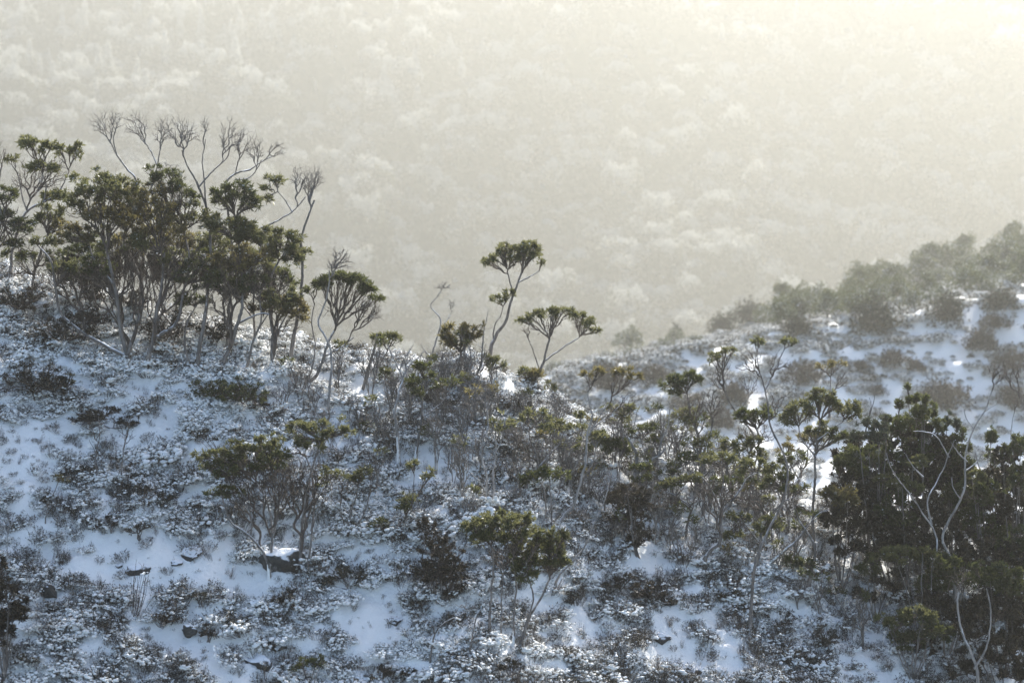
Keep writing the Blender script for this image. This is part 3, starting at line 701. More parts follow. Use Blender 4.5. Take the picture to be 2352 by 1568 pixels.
plant('gum_tree', 'spreading umbrella gum tree with an arched thin crown at mid crest', 'tree',
      [([(1217, 900), (1232, 868), (1248, 836), (1256, 800), (1262, 780)], 4.2, 2.4), ([(1250, 830), (1290, 800), (1330, 775)], 2.2, 1.3), ([(1240, 850), (1222, 800), (1210, 770)], 1.7, .9)],
      [((1262, 782), [(1205, 738, 18, 12), (1232, 728, 22, 11), (1262, 722, 24, 11), (1296, 718, 26, 12)], dict(dens=1.1, fr=(.22, .38), low=-.15)), ((1328, 777), [(1328, 730, 24, 13), (1352, 748, 20, 14), (1368, 764, 12, 12)], dict(dens=1.1, fr=(.22, .38), low=-.15)), ((1234, 866), [(1205, 856, 18, 13), (1230, 858, 20, 15, 'bronze'), (1212, 876, 16, 12, 'bronze')], dict(dens=1.0)), ((1212, 772), [(1208, 760, 12, 14)], dict(bare=True, dens=2))],
      ll=0.095, snow=.2)
plant('gum_tree', 'pale-stemmed gum tree with two thin leaf sprays fanning over the gully', 'tree',
      [([(1272, 1212), (1300, 1180), (1320, 1155), (1338, 1090), (1344, 1050), (1350, 1000), (1362, 950)], 4.2, 2.2), ([(1352, 1000), (1375, 960), (1400, 925)], 2.4, 1.3), ([(1362, 955), (1352, 920), (1350, 895)], 1.8, 1), ([(1360, 985), (1400, 955), (1440, 915)], 2, .9)],
      [((1350, 900), [(1348, 860, 14, 12), (1376, 854, 22, 10)], dict(dens=1)), ((1400, 927), [(1425, 858, 24, 12), (1455, 862, 16, 14)], dict(dens=1)), ((1438, 918), [(1440, 925, 24, 30), (1410, 960, 34, 26)], dict(bare=True, dens=.8))],
      bark=M_PALE, snow=.1, leaf='bronze', ll=.085)
bush('snow_bush', 'brown bush with a thick snow cap on the crest below the spreading umbrella tree', 'bush', (1165, 972), [(1140, 918, 34, 22), (1190, 925, 40, 24)], leaf='brown', dens=1.1, snow=1.0)
bush('shrub', 'broad glossy dark-green shrub above the stump on the crest edge', 'shrub', (1405, 1085), [(1385, 1012, 28, 22), (1415, 1022, 34, 22), (1440, 1030, 20, 14)], leaf='dark', n_st=6, ll=.09, lw=.026, push=-.1)
bush('shrub', 'small leafy shrub against the pale fanning stem at the crest', 'shrub', (1322, 1035), [(1335, 952, 17, 14), (1304, 980, 16, 13)], leaf='olive', n_st=4, ll=.085, lw=.024)
bush('shrub', 'small green shrub on the snow just below the snow-capped bush', 'shrub', (1255, 1000), [(1240, 965, 24, 14)], leaf='olive', n_st=4, ll=.08)
plant('stump', 'thick broken forked stump on the crest edge with a snowy dome behind', 'tree stump',
      [([(1450, 1130), (1456, 1095), (1463, 1050), (1452, 1022), (1440, 1002)], 7.0, 2.6), ([(1458, 1088), (1488, 1064), (1512, 1048), (1530, 1028)], 5.5, 2.2), ([(1512, 1048), (1520, 1010), (1534, 980), (1538, 940)], 3.0, 1.2), ([(1447, 1010), (1458, 970), (1464, 940)], 2, .9)],
      [((1520, 1010), [(1508, 975, 30, 26)], dict(bare=True, dens=.8))], bark=M_PALE, twig=M_PTWIG, tsnow=.2)
bush('snow_bush', 'rounded bush under a smooth snow dome behind the forked stump', 'bush', (1490, 1078), [(1488, 1052, 34, 16)], leaf='brown', dens=1.2, snow=1.2, push=.5)

# ------------------------------------------------------------------ middle of the slope
plant('gum_tree', 'spreading foreground gum tree with a slanted green crown beside the big rock', 'tree',
      [([(621, 1336), (613, 1284), (590, 1250), (560, 1222), (530, 1200), (514, 1155), (508, 1130)], 4.2, 1.6), ([(618, 1310), (626, 1250), (624, 1200), (612, 1150), (590, 1110)], 3.4, 1.4), ([(624, 1240), (640, 1180), (636, 1130), (630, 1095)], 2.4, 1.2), ([(575, 1235), (580, 1190), (560, 1140), (540, 1110)], 2.2, 1.1)],
      [((508, 1135), [(500, 1132, 30, 16), (535, 1135, 26, 16)], dict(dens=1)), ((590, 1115), [(500, 1052, 48, 24), (555, 1036, 50, 26)], dict(dens=1.1, fr=(.24, .4))), ((630, 1098), [(608, 1024, 44, 28), (590, 1065, 50, 24), (640, 1050, 34, 24)], dict(dens=1.1, fr=(.24, .4))), ((542, 1112), [(468, 1074, 30, 18), (525, 1085, 40, 22)], dict(dens=.8)), ((624, 1200), [(600, 1120, 60, 60), (650, 1110, 40, 60)], dict(bare=True, dens=.8)), ((575, 1230), [(540, 1140, 40, 50)], dict(bare=True, dens=.7))],
      ll=0.07, snow=.05, tsnow=.3)
plant('gum_tree', 'gum tree of straight pale poles right of the big rock', 'tree',
      [([(689, 1318), (690, 1270), (694, 1220), (702, 1130), (724, 1050), (735, 1015)], 4.2, 1.6), ([(704, 1310), (712, 1240), (722, 1150), (716, 1090), (700, 1040)], 3.0, 1.3), ([(716, 1215), (740, 1150), (752, 1110)], 2, 1)],
      [((735, 1018), [(685, 985, 38, 22), (740, 990, 42, 24), (785, 985, 26, 18), (710, 1020, 40, 20)], dict(dens=1.0)), ((696, 1210), [(680, 1110, 44, 70), (730, 1120, 40, 70)], dict(bare=True, dens=.9)), ((700, 1042), [(680, 1040, 30, 22)], dict(bare=True, dens=1.2)), ((752, 1112), [(760, 1090, 24, 14), (740, 1110, 16, 12)], dict(dens=.9))],
      ll=.075, tsnow=.12)
plant('sapling', 'left of two thin twin saplings standing alone on the open snow', 'sapling',
      [([(228, 1120), (222, 1080), (220, 1040), (228, 1005), (226, 955)], 2.0, .7), ([(236, 1118), (250, 1075), (262, 1050)], 1.1, .5), ([(222, 1045), (205, 1010)], 1, .5)], [((225, 1000), [(224, 985, 22, 24)], dict(bare=True, dens=.7)), ((260, 1055), [(260, 1045, 16, 18)], dict(bare=True, dens=1))], twig=M_TWIG)
plant('sapling', 'right of two thin twin saplings standing alone on the open snow', 'sapling',
      [([(284, 1132), (280, 1090), (284, 1050), (292, 1000), (302, 955)], 2.2, .7), ([(276, 1128), (274, 1080), (286, 1040)], 1.4, .6), ([(284, 1060), (306, 1040)], 1, .5)], [((290, 1010), [(292, 995, 20, 28)], dict(bare=True, dens=.6)), ((305, 1042), [(310, 1070, 18, 22)], dict(bare=True, dens=1))])
plant('sapling', 'crooked bronze-leaved sapling alone on the snow at the left', 'sapling',
      [([(104, 1215), (108, 1170), (122, 1135), (134, 1105)], 1.8, .8), ([(110, 1165), (98, 1140)], 1, .6)], [((133, 1108), [(138, 1100, 18, 9, 'bronze')], dict(dens=.9)), ((108, 1165), [(108, 1150, 12, 10, 'brown')], dict(dens=.8))], ll=.06)
plant('gum_tree', 'low many-stemmed gum shrub right of the straight pale poles', 'tree',
      [([(798, 1236), (806, 1190), (816, 1150), (822, 1120)], 2.8, 1.4), ([(805, 1225), (840, 1170), (850, 1120)], 2.2, 1.1), ([(800, 1230), (786, 1180), (782, 1140)], 1.8, 1)],
      [((822, 1122), [(812, 1098, 24, 14), (838, 1086, 22, 12)], dict(dens=1.1)), ((850, 1124), [(866, 1112, 18, 16)], dict(bare=True, dens=1.5)), ((784, 1144), [(790, 1120, 20, 24)], dict(bare=True, dens=1.3))], ll=.075)
plant('gum_tree', 'slanting gum sapling with four small leaf tufts on the snow at mid slope', 'tree',
      [([(888, 1255), (904, 1222), (925, 1198), (946, 1170), (960, 1140)], 3.0, 1.4), ([(892, 1240), (884, 1222)], 1.4, .9), ([(946, 1168), (950, 1110), (952, 1090)], 1.6, .8)],
      [((885, 1224), [(880, 1205, 26, 11)], dict(dens=1.1)), ((930, 1190), [(930, 1160, 22, 16), (945, 1145, 14, 12)], dict(dens=1.1)), ((952, 1095), [(952, 1070, 18, 11)], dict(dens=1.1)), ((958, 1140), [(982, 1092, 20, 11)], dict(dens=1.0))], ll=.085, leaf='olive')
plant('bare_tree', 'tangle of three crooked pale bare stems at the centre of the slope', 'tree',
      [([(1122, 1172), (1116, 1130), (1116, 1092), (1106, 1050), (1112, 1010), (1122, 985), (1118, 930)], 3.6, 1.2), ([(1128, 1172), (1132, 1130), (1130, 1080), (1138, 1030), (1128, 985)], 3.2, 1.3), ([(1120, 1130), (1090, 1095), (1062, 1070), (1052, 1030)], 2.2, .8), ([(1136, 1040), (1152, 1010), (1162, 960), (1180, 920)], 2, .8)],
      [((1118, 935), [(1120, 905, 30, 30)], dict(bare=True, dens=.9)), ((1052, 1032), [(1050, 1012, 16, 22)], dict(bare=True)), ((1178, 925), [(1182, 910, 22, 22)], dict(bare=True, dens=.8)), ((1128, 990), [(1150, 975, 34, 26)], dict(dens=.35))], bark=M_PALE, twig=M_PTWIG, tsnow=.15)
plant('gum_tree', 'leaning forked gum tree with snow-laden lower limb right of the pale tangle', 'tree',
      [([(1205, 1130), (1225, 1098), (1236, 1075), (1232, 1040), (1218, 1010), (1215, 980)], 3.8, 1.4), ([(1230, 1080), (1256, 1050), (1282, 1022), (1296, 990)], 2.6, 1.1)],
      [((1215, 985), [(1225, 958, 34, 18), (1250, 975, 20, 14)], dict(dens=.6)), ((1294, 995), [(1278, 985, 26, 20)], dict(dens=.5)), ((1232, 1045), [(1205, 1020, 28, 24)], dict(bare=True, dens=.8))], tsnow=.5)
plant('gum_tree', 'small gum tree with drooping large leaves right of centre slope', 'tree',
      [([(1260, 1222), (1256, 1170), (1252, 1130), (1240, 1105)], 2.6, 1.2), ([(1256, 1180), (1282, 1140), (1290, 1100)], 1.8, .9), ([(1268, 1220), (1266, 1150), (1258, 1080), (1254, 1030)], 2.4, 1)],
      [((1240, 1108), [(1212, 1100, 28, 14), (1245, 1088, 28, 14)], dict(dens=.9)), ((1288, 1104), [(1285, 1092, 18, 12)], dict(dens=.9)), ((1254, 1035), [(1260, 1045, 20, 30)], dict(bare=True, dens=1))], ll=.10, lw=.026, leaf='dark', twig=M_PTWIG)
plant('gum_tree', 'large heart-shaped gum tree with two green crowns in the central foreground', 'tree',
      [([(1194, 1490), (1203, 1450), (1216, 1412), (1246, 1360), (1262, 1330)], 4.6, 2.0), ([(1123, 1430), (1128, 1390), (1133, 1335), (1134, 1290), (1128, 1250)], 3.6, 1.5), ([(1180, 1455), (1180, 1400), (1184, 1335), (1176, 1280)], 3.2, 1.4), ([(1205, 1440), (1226, 1380), (1214, 1320), (1208, 1290)], 2.6, 1.2), ([(1150, 1440), (1158, 1360), (1156, 1300)], 2.2, 1)],
      [((1128, 1255), [(1100, 1215, 40, 24), (1145, 1198, 46, 24), (1125, 1240, 38, 20)], dict(dens=1.4)), ((1176, 1284), [(1188, 1205, 36, 24), (1180, 1245, 42, 28), (1205, 1275, 38, 26)], dict(dens=1.4)), ((1208, 1295), [(1210, 1310, 40, 26), (1240, 1235, 24, 24)], dict(dens=1.2)), ((1262, 1332), [(1275, 1240, 30, 28), (1262, 1278, 38, 30), (1290, 1298, 20, 18)], dict(dens=1.4)), ((1156, 1305), [(1150, 1280, 36, 26)], dict(bare=True, dens=1.4))],
      leaf='olive', ll=.08, snow=.03, tsnow=.25)
plant('bare_tree', 'long bare pale pole leaning up to the right from the heart-shaped tree', 'tree',
      [([(1268, 1345), (1290, 1312), (1318, 1285), (1346, 1248), (1366, 1200), (1388, 1150), (1398, 1110)], 3.0, 1.0), ([(1346, 1248), (1340, 1220)], 1, .5)], [((1396, 1115), [(1398, 1095, 14, 18)], dict(bare=True, dens=1))], bark=M_PALE, twig=M_PTWIG)
bush('bush', 'tall dark-brown feathery bush left of the heart-shaped tree', 'bush', (1010, 1400), [(978, 1210, 26, 32), (1000, 1250, 48, 34), (1035, 1300, 50, 42), (990, 1310, 52, 40), (1045, 1345, 36, 28)], leaf='brown', dens=1.25, n_st=9, snow=.03, per=9, r=2.2)
bush('bush', 'hanging near-black bush with ragged edges below the forked stump', 'bush', (1470, 1290), [(1425, 1140, 44, 30), (1468, 1150, 44, 36), (1440, 1190, 54, 34), (1470, 1235, 36, 32), (1405, 1150, 24, 18)], leaf='brown', dens=1.3, n_st=8, snow=.03, per=9, r=2.2)
bush('bush', 'brown grassy bush on the lower slope right of the heart-shaped tree', 'bush', (1460, 1385), [(1430, 1338, 46, 22), (1490, 1360, 50, 24), (1540, 1385, 34, 18)], leaf='brown', dens=.9, snow=.06, r=1.2)
bush('bush', 'grey-brown heath bush below the straight pale poles', 'bush', (800, 1355), [(790, 1318, 40, 22), (830, 1325, 26, 18), (745, 1335, 30, 16)], leaf='heath', dens=1.0, snow=.12)
bush('shrub', 'neat green domed shrub at the bottom edge left of centre', 'shrub', (712, 1590), [(690, 1528, 26, 16), (728, 1522, 30, 16)], leaf='dark', dens=1.3, n_st=5, ll=.06, snow=0)
bush('bush', 'small dark bush at the bottom edge below the heart-shaped tree', 'bush', (1185, 1580), [(1180, 1532, 36, 18)], leaf='brown', dens=1.2)
bush('bush', 'dark brown heath along the bottom edge near the centre left', 'bush', (905, 1590), [(880, 1545, 36, 22), (935, 1552, 36, 20)], leaf='brown', dens=1.0)
bush('bush', 'rust-brown leafy bush cut off by the left edge at the lower corner', 'bush', (10, 1580), [(-6, 1310, 26, 40), (14, 1365, 40, 36, 'brown'), (30, 1410, 40, 34), (-5, 1440, 44, 50)], leaf='brown', dens=1.2, ll=.07, lw=.022, n_st=8, snow=.0, r=2.4)
plant('sapling', 'bare leaning stick rising from the rust-brown bush at the left edge', 'sapling',
      [([(28, 1360), (60, 1320), (84, 1275), (98, 1250)], 1.6, .6), ([(58, 1330), (78, 1312)], 1, .5), ([(8, 1320), (16, 1260), (22, 1200)], 1.8, .7)], [], bark=M_PALE)
plant('bare_tree', 'thin grey bare stems and fallen branches below the feathery brown bush', 'tree',
      [([(985, 1540), (990, 1490), (1000, 1450), (1030, 1425), (1080, 1400)], 2.6, .8), ([(998, 1455), (990, 1430), (960, 1400)], 1.4, .6), ([(1075, 1460), (1090, 1430), (1104, 1400)], 2.4, 1.2)], [((1078, 1402), [(1075, 1392, 30, 10)], dict(bare=True, dens=1))], bark=M_BARK, twig=M_PTWIG)
for (f, e, lf, lab) in [((330, 1150), [(330, 1122, 26, 14)], 'heath', 'small snow-flecked bush below the twin saplings'),
                    ((200, 1225), [(205, 1200, 18, 14)], 'brown', 'dark pointed little bush at the upper edge of the left snow patch'),
                    ((255, 1220), [(258, 1196, 20, 15)], 'brown', 'second dark little bush at the upper edge of the left snow patch'),
                    ((320, 1240), [(320, 1215, 30, 14)], 'brown', 'spreading dark heath bush above the flat rocks'),
                    ((390, 1165), [(385, 1140, 34, 14)], 'heath', 'brown heath bush right of the crooked sapling on the snow'),
                    ((460, 1395), [(455, 1370, 26, 12)], 'heath', 'upright heath tuft below the flat rocks'),
                    ((640, 1400), [(640, 1372, 40, 16)], 'brown', 'brown heath bush under the foot of the gum tree by the big rock'),
                    ((240, 1410), [(235, 1385, 28, 14)], 'heath', 'heath bush right of the dark upright rock'),
                    ((370, 1440), [(375, 1422, 44, 14)], 'brown', 'long low brown heath bank below the smooth snow patch'),
                    ((480, 1475), [(480, 1450, 30, 18)], 'brown', 'dark heath bush beside the small upright rock'),
                    ((560, 1110), [(470, 1000, 30, 18)], 'heath', 'grey heath bush left above the slanted green crown'),
                    ((870, 1010), [(860, 985, 34, 20)], 'olive', 'rounded olive bush on the snow left of the snow-plastered dead tree'),
                    ((1320, 1400), [(1320, 1372, 34, 18)], 'heath', 'snowy heath bush right of the heart-shaped tree trunk'),
                    ((1690, 1400), [(1680, 1370, 44, 20)], 'brown', 'brown bush on the lower slope at right of centre'),
                    ((1800, 1460), [(1790, 1425, 46, 24)], 'brown', 'dark heath bush below the curved dark trunk'),
                    ((1560, 1190), [(1548, 1160, 30, 22)], 'heath', 'snowy grey bush just right of the near-black hanging bush'),
                    ((1900, 1500), [(1895, 1460, 40, 30)], 'heath', 'tall grey heath bush left of the dark thicket at bottom right'),
                    ((60, 1535), [(60, 1512, 40, 16)], 'heath', 'low heath bush at the bottom left corner')]:
    bush('bush', lab, 'bush', f, e, leaf=lf, dens=1.0, snow=.22, n_st=5)

# ------------------------------------------------------------------ right of the crest
plant('gum_tree', 'gum tree with a single round dark head and twiggy body in front of the gully', 'tree',
      [([(1606, 1108), (1612, 1070), (1608, 1020), (1592, 970), (1582, 930), (1578, 900)], 4.0, 1.6), ([(1610, 1050), (1630, 1000), (1640, 950)], 2.2, 1), ([(1594, 975), (1612, 930), (1620, 900)], 1.8, .9)],
      [((1578, 905), [(1552, 880, 30, 20), (1588, 866, 24, 18), (1550, 900, 18, 16)], dict(dens=1.15)), ((1638, 955), [(1640, 930, 28, 40)], dict(bare=True, dens=1.1)), ((1590, 960), [(1592, 945, 34, 34)], dict(bare=True, dens=1.1)), ((1612, 1000), [(1608, 965, 30, 16)], dict(dens=.45))],
      leaf='dark', ll=.095, push=-.2)
plant('gum_tree', 'wispy gum tree with a flat tuft at its tip leaning over the misty gully', 'tree',
      [([(1700, 1110), (1712, 1060), (1730, 1010), (1716, 980), (1700, 962), (1670, 915), (1660, 870)], 3.4, 1.2), ([(1690, 950), (1716, 915), (1728, 895)], 1.5, .7)],
      [((1660, 874), [(1640, 822, 20, 12), (1672, 806, 22, 11)], dict(dens=1.1)), ((1664, 890), [(1652, 868, 24, 34)], dict(bare=True, dens=1)), ((1726, 898), [(1722, 885, 22, 26)], dict(bare=True, dens=1))], ll=.085)
plant('gum_tree', 'tall zigzag gum tree with two small leaf tufts against the misty spur', 'tree',
      [([(1722, 1462), (1724, 1400), (1730, 1310), (1746, 1255), (1782, 1180), (1804, 1130), (1806, 1060), (1770, 978), (1764, 930), (1756, 890)], 4.4, 1.8), ([(1756, 892), (1742, 845), (1738, 808)], 1.8, .9), ([(1758, 895), (1780, 845), (1800, 805)], 1.8, .8)],
      [((1738, 812), [(1740, 782, 16, 12)], dict(dens=1.2)), ((1800, 808), [(1808, 784, 18, 10), (1828, 788, 10, 7)], dict(dens=1.2)), ((1742, 840), [(1722, 842, 26, 38)], dict(bare=True, dens=1)), ((1782, 845), [(1790, 838, 26, 30)], dict(bare=True, dens=1)), ((1766, 950), [(1790, 930, 28, 30)], dict(bare=True, dens=.6))],
      ll=.08, push=-.2, tsnow=.15)
plant('gum_tree', 'gum tree with a heavy drooping dark cap left of the bright snowy-topped one', 'tree',
      [([(1690, 1165), (1716, 1110), (1738, 1060), (1744, 1010), (1738, 985)], 3.6, 1.6)],
      [((1738, 990), [(1712, 955, 26, 20), (1745, 952, 30, 20)], dict(dens=1.2)), ((1742, 1020), [(1730, 1000, 44, 26)], dict(bare=True, dens=1.2))], leaf='dark', ll=.09)
plant('gum_tree', 'large bright gum tree with sunlit snow on its rounded top right of the gully', 'tree',
      [([(1870, 1270), (1868, 1180), (1872, 1090), (1876, 1020), (1884, 965)], 4.4, 1.8), ([(1874, 1050), (1842, 1010), (1834, 975)], 2.4, 1.2), ([(1878, 1010), (1918, 980), (1940, 965)], 2.2, 1.1)],
      [((1884, 968), [(1885, 908, 34, 20), (1868, 928, 30, 16), (1908, 925, 26, 18)], dict(dens=1.05)), ((1834, 980), [(1830, 950, 36, 24), (1800, 968, 20, 18)], dict(dens=1.05)), ((1938, 968), [(1944, 940, 32, 22), (1965, 955, 18, 14)], dict(dens=1.05)), ((1870, 1040), [(1876, 990, 30, 24), (1925, 1000, 26, 22, 'dark')], dict(dens=1))],
      ll=.085, snow=.4)
plant('gum_tree', 'thin airy gum tree top with sparse leaves against the misty snow slope', 'tree',
      [([(1905, 960), (1906, 900), (1908, 870)], 1.8, 1)], [((1908, 872), [(1890, 842, 18, 9), (1922, 838, 22, 9)], dict(dens=.8, fr=(.22, .36))), ((1907, 890), [(1935, 878, 14, 26)], dict(bare=True, dens=1))], leaf='bronze', snow=.3, depth=39.5)
plant('gum_tree', 'gum tree with five leaf tufts and forked stems in the sunlit snow right of centre', 'tree',
      [([(1574, 1245), (1578, 1200), (1590, 1160), (1598, 1125), (1600, 1100)], 3.6, 1.5), ([(1590, 1165), (1560, 1145), (1530, 1128)], 2.2, 1)],
      [((1600, 1104), [(1560, 1110, 28, 12), (1592, 1100, 28, 13)], dict(dens=1)), ((1532, 1130), [(1525, 1118, 22, 14), (1545, 1105, 14, 10)], dict(dens=.9)), ((1590, 1160), [(1570, 1150, 36, 26)], dict(bare=True, dens=1))], ll=.085, tsnow=.2)
plant('gum_tree', 'thick bent gum tree rising from a curved dark trunk right of centre', 'tree',
      [([(1617, 1315), (1620, 1285), (1632, 1262), (1655, 1244), (1658, 1200), (1652, 1165), (1630, 1120), (1612, 1095)], 5.5, 2.0), ([(1656, 1180), (1690, 1140), (1716, 1100), (1740, 1085)], 3, 1.3), ([(1654, 1150), (1662, 1100), (1656, 1075)], 2.2, 1.2)],
      [((1656, 1080), [(1634, 1056, 26, 13), (1668, 1052, 28, 15)], dict(dens=1)), ((1738, 1088), [(1735, 1068, 34, 16), (1768, 1078, 24, 14), (1710, 1085, 20, 12)], dict(dens=1)), ((1655, 1200), [(1640, 1130, 44, 40)], dict(bare=True, dens=.8)), ((1700, 1130), [(1690, 1150, 40, 30)], dict(bare=True, dens=.8))],
      ll=.08)
plant('gum_tree', 'mossy-barked gum tree with layered olive clumps left of the dark thicket', 'tree',
      [([(1738, 1330), (1744, 1270), (1752, 1225), (1775, 1180), (1800, 1150), (1804, 1120)], 4.6, 1.8), ([(1748, 1250), (1720, 1215), (1700, 1190)], 2.4, 1.1), ([(1800, 1150), (1826, 1140)], 1.8, 1)],
      [((1804, 1125), [(1776, 1112, 32, 24), (1800, 1095, 24, 16)], dict(dens=1.05)), ((1826, 1142), [(1838, 1128, 24, 14)], dict(dens=.9)), ((1756, 1222), [(1768, 1208, 36, 22), (1740, 1222, 24, 16)], dict(dens=1.05)), ((1702, 1195), [(1680, 1232, 34, 14), (1700, 1185, 24, 16)], dict(dens=.85)), ((1780, 1175), [(1740, 1160, 44, 30)], dict(bare=True, dens=.9))],
      leaf='olive', ll=.08)
plant('gum_tree', 'curved dark gum tree with low leafy clump beside the leaning snowy log', 'tree',
      [([(1855, 1345), (1866, 1305), (1873, 1262), (1858, 1225), (1836, 1195), (1822, 1150)], 5.0, 1.6), ([(1850, 1215), (1880, 1180), (1905, 1170)], 2, .9)],
      [((1862, 1300), [(1820, 1290, 30, 20), (1846, 1298, 26, 20)], dict(dens=1.05)), ((1822, 1155), [(1850, 1180, 28, 12)], dict(dens=.8)), ((1900, 1172), [(1900, 1160, 20, 20)], dict(bare=True, dens=1))], leaf='dark', ll=.08, push=-.1)
plant('fallen_log', 'leaning dead log plastered white with snow right of centre', 'log',
      [([(1738, 1318), (1775, 1290), (1806, 1262), (1832, 1240), (1850, 1215)], 5.0, 2.6)], [], bark=M_BARK, tsnow=.8)
bush('shrub', 'little green shrub on a thin stem at the left foot of the dark thicket', 'shrub', (1920, 1392), [(1885, 1362, 24, 11), (1918, 1358, 24, 12)], leaf='dark', n_st=4, ll=.075)

# ---- the dark thicket at the right
TH = 'dark trees of the right-hand thicket'
def thick(label, foot, ells, leaf='dark', **kw):
    kw.setdefault('ll', .078); kw.setdefault('lw', .023); kw.setdefault('dens', 1.12); kw.setdefault('per', 12); kw.setdefault('op', dict(tuft=26, deep=1.0, nb=110)); kw.setdefault('up', .6); kw.setdefault('twigs', .25); kw.setdefault('n_st', 8); kw.setdefault('snow', .05); kw.setdefault('r', 2.4)
    return bush('evergreen_tree', label, 'tree', foot, ells, TH, leaf=leaf, **kw)
thick('spiky-topped dark evergreen rising highest in the thicket at the right', (2110, 1330), [(2066, 935, 9, 26), (2086, 912, 10, 28), (2104, 918, 9, 24), (2124, 926, 10, 26), (2144, 945, 9, 26), (2036, 962, 9, 20), (2115, 955, 32, 30), (2140, 985, 34, 34), (2085, 990, 44, 38), (2050, 985, 28, 26), (2110, 1040, 50, 36)], 'dark', snow=.12, up=.7)
thick('frosty-leaved evergreen with white-rimmed left shoulder in the thicket', (2010, 1330), [(2000, 975, 22, 20, 'grey'), (1972, 1005, 24, 18, 'grey'), (2030, 985, 18, 22, 'grey'), (2012, 1005, 34, 22, 'grey'), (1950, 1060, 44, 40), (2000, 1062, 56, 46), (1985, 1130, 70, 46, 'brown'), (2040, 1120, 44, 40)], 'dark', snow=.2)
thick('evergreen with pale green upper shoots between spiky top and long white snag', (2190, 1330), [(2176, 968, 9, 22, 'grey'), (2196, 978, 10, 22, 'grey'), (2212, 1000, 9, 20), (2200, 1020, 30, 26), (2165, 1030, 40, 34), (2205, 1070, 40, 36), (2150, 1100, 50, 40), (2200, 1130, 44, 40)])
thick('bronze-topped leafy tree at the left margin of the dark thicket', (1930, 1370), [(1905, 1130, 34, 24, 'bronze'), (1940, 1145, 34, 30, 'bronze'), (1915, 1185, 40, 30, 'brown'), (1970, 1200, 50, 36, 'brown'), (1950, 1250, 40, 30, 'brown')], 'brown')
thick('glossy green-tufted tree in the middle of the dark thicket', (2080, 1380), [(2050, 1105, 40, 18, 'olive'), (2090, 1120, 34, 18, 'olive'), (2110, 1060, 28, 16, 'olive'), (2060, 1180, 60, 40), (2130, 1180, 50, 40, 'brown'), (2040, 1240, 50, 34, 'brown')], 'dark', snow=.22)
thick('dark mass of leaves flecked with snow right of the long white snag', (2270, 1400), [(2250, 1130, 44, 40), (2230, 1190, 40, 44), (2270, 1220, 50, 44), (2240, 1100, 30, 24, 'olive')], 'dark', snow=.18)
thick('tall dark tree cut off by the right edge of the picture', (2330, 1420), [(2330, 1030, 34, 34), (2345, 1090, 40, 44), (2300, 1060, 18, 40, 'brown'), (2330, 1170, 50, 50, 'brown'), (2345, 1260, 50, 50)], 'dark', snow=.12)
thick('slim pointed evergreen shoot beside the top of the long white snag', (2290, 1330), [(2275, 1000, 14, 32), (2290, 1050, 18, 36), (2285, 1110, 24, 40)], 'dark', n_st=4)
thick('low spreading green shrub band across the waist of the dark thicket', (2120, 1480), [(2050, 1275, 50, 20, 'olive'), (2110, 1268, 50, 22, 'olive'), (2160, 1290, 44, 26), (2200, 1320, 60, 30), (2150, 1340, 50, 30)], 'dark')
thick('dark leafy tree low at the right edge below the waist-high shrub band', (2310, 1570), [(2260, 1330, 44, 34), (2320, 1340, 50, 44), (2290, 1400, 60, 44, 'brown'), (2340, 1460, 50, 50, 'brown')], 'dark')
thick('olive shrub with rounded top in the bottom right foreground', (2100, 1570), [(2060, 1430, 44, 20, 'olive'), (2110, 1415, 44, 24, 'olive'), (2150, 1450, 44, 28), (2080, 1470, 50, 24)], 'dark')
thick('deep brown shrub at the very bottom right corner', (2300, 1620), [(2240, 1450, 40, 40, 'brown'), (2290, 1500, 50, 40), (2340, 1540, 40, 34), (2220, 1530, 40, 30, 'brown')], 'brown')
thick('dark shrub with twiggy skirt at the left foot of the thicket', (2010, 1440), [(1995, 1300, 36, 24), (2040, 1330, 40, 28, 'brown'), (1990, 1370, 30, 22, 'brown')], 'dark', dens=.8)
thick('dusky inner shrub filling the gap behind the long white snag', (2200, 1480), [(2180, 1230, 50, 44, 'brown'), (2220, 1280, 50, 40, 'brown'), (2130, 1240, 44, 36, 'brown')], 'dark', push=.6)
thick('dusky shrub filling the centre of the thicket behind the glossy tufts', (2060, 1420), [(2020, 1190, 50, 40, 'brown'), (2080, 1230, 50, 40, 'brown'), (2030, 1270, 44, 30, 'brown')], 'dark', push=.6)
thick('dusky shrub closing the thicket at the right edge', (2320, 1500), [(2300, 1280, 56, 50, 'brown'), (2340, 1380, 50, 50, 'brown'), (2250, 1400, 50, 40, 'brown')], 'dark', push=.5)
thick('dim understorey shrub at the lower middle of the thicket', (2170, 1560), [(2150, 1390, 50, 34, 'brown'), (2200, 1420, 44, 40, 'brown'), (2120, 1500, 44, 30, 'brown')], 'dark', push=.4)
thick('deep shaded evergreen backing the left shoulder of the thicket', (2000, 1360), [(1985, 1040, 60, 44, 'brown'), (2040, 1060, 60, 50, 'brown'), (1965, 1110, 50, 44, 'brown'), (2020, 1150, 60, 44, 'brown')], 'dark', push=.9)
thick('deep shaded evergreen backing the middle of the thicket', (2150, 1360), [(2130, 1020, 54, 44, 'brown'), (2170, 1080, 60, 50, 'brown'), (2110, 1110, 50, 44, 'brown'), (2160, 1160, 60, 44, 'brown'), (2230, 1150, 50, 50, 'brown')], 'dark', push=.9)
thick('deep shaded evergreen backing the right side of the thicket', (2300, 1400), [(2290, 1120, 50, 50, 'brown'), (2330, 1110, 44, 50, 'brown'), (2280, 1200, 60, 50, 'brown'), (2340, 1220, 40, 50, 'brown')], 'dark', push=.8)
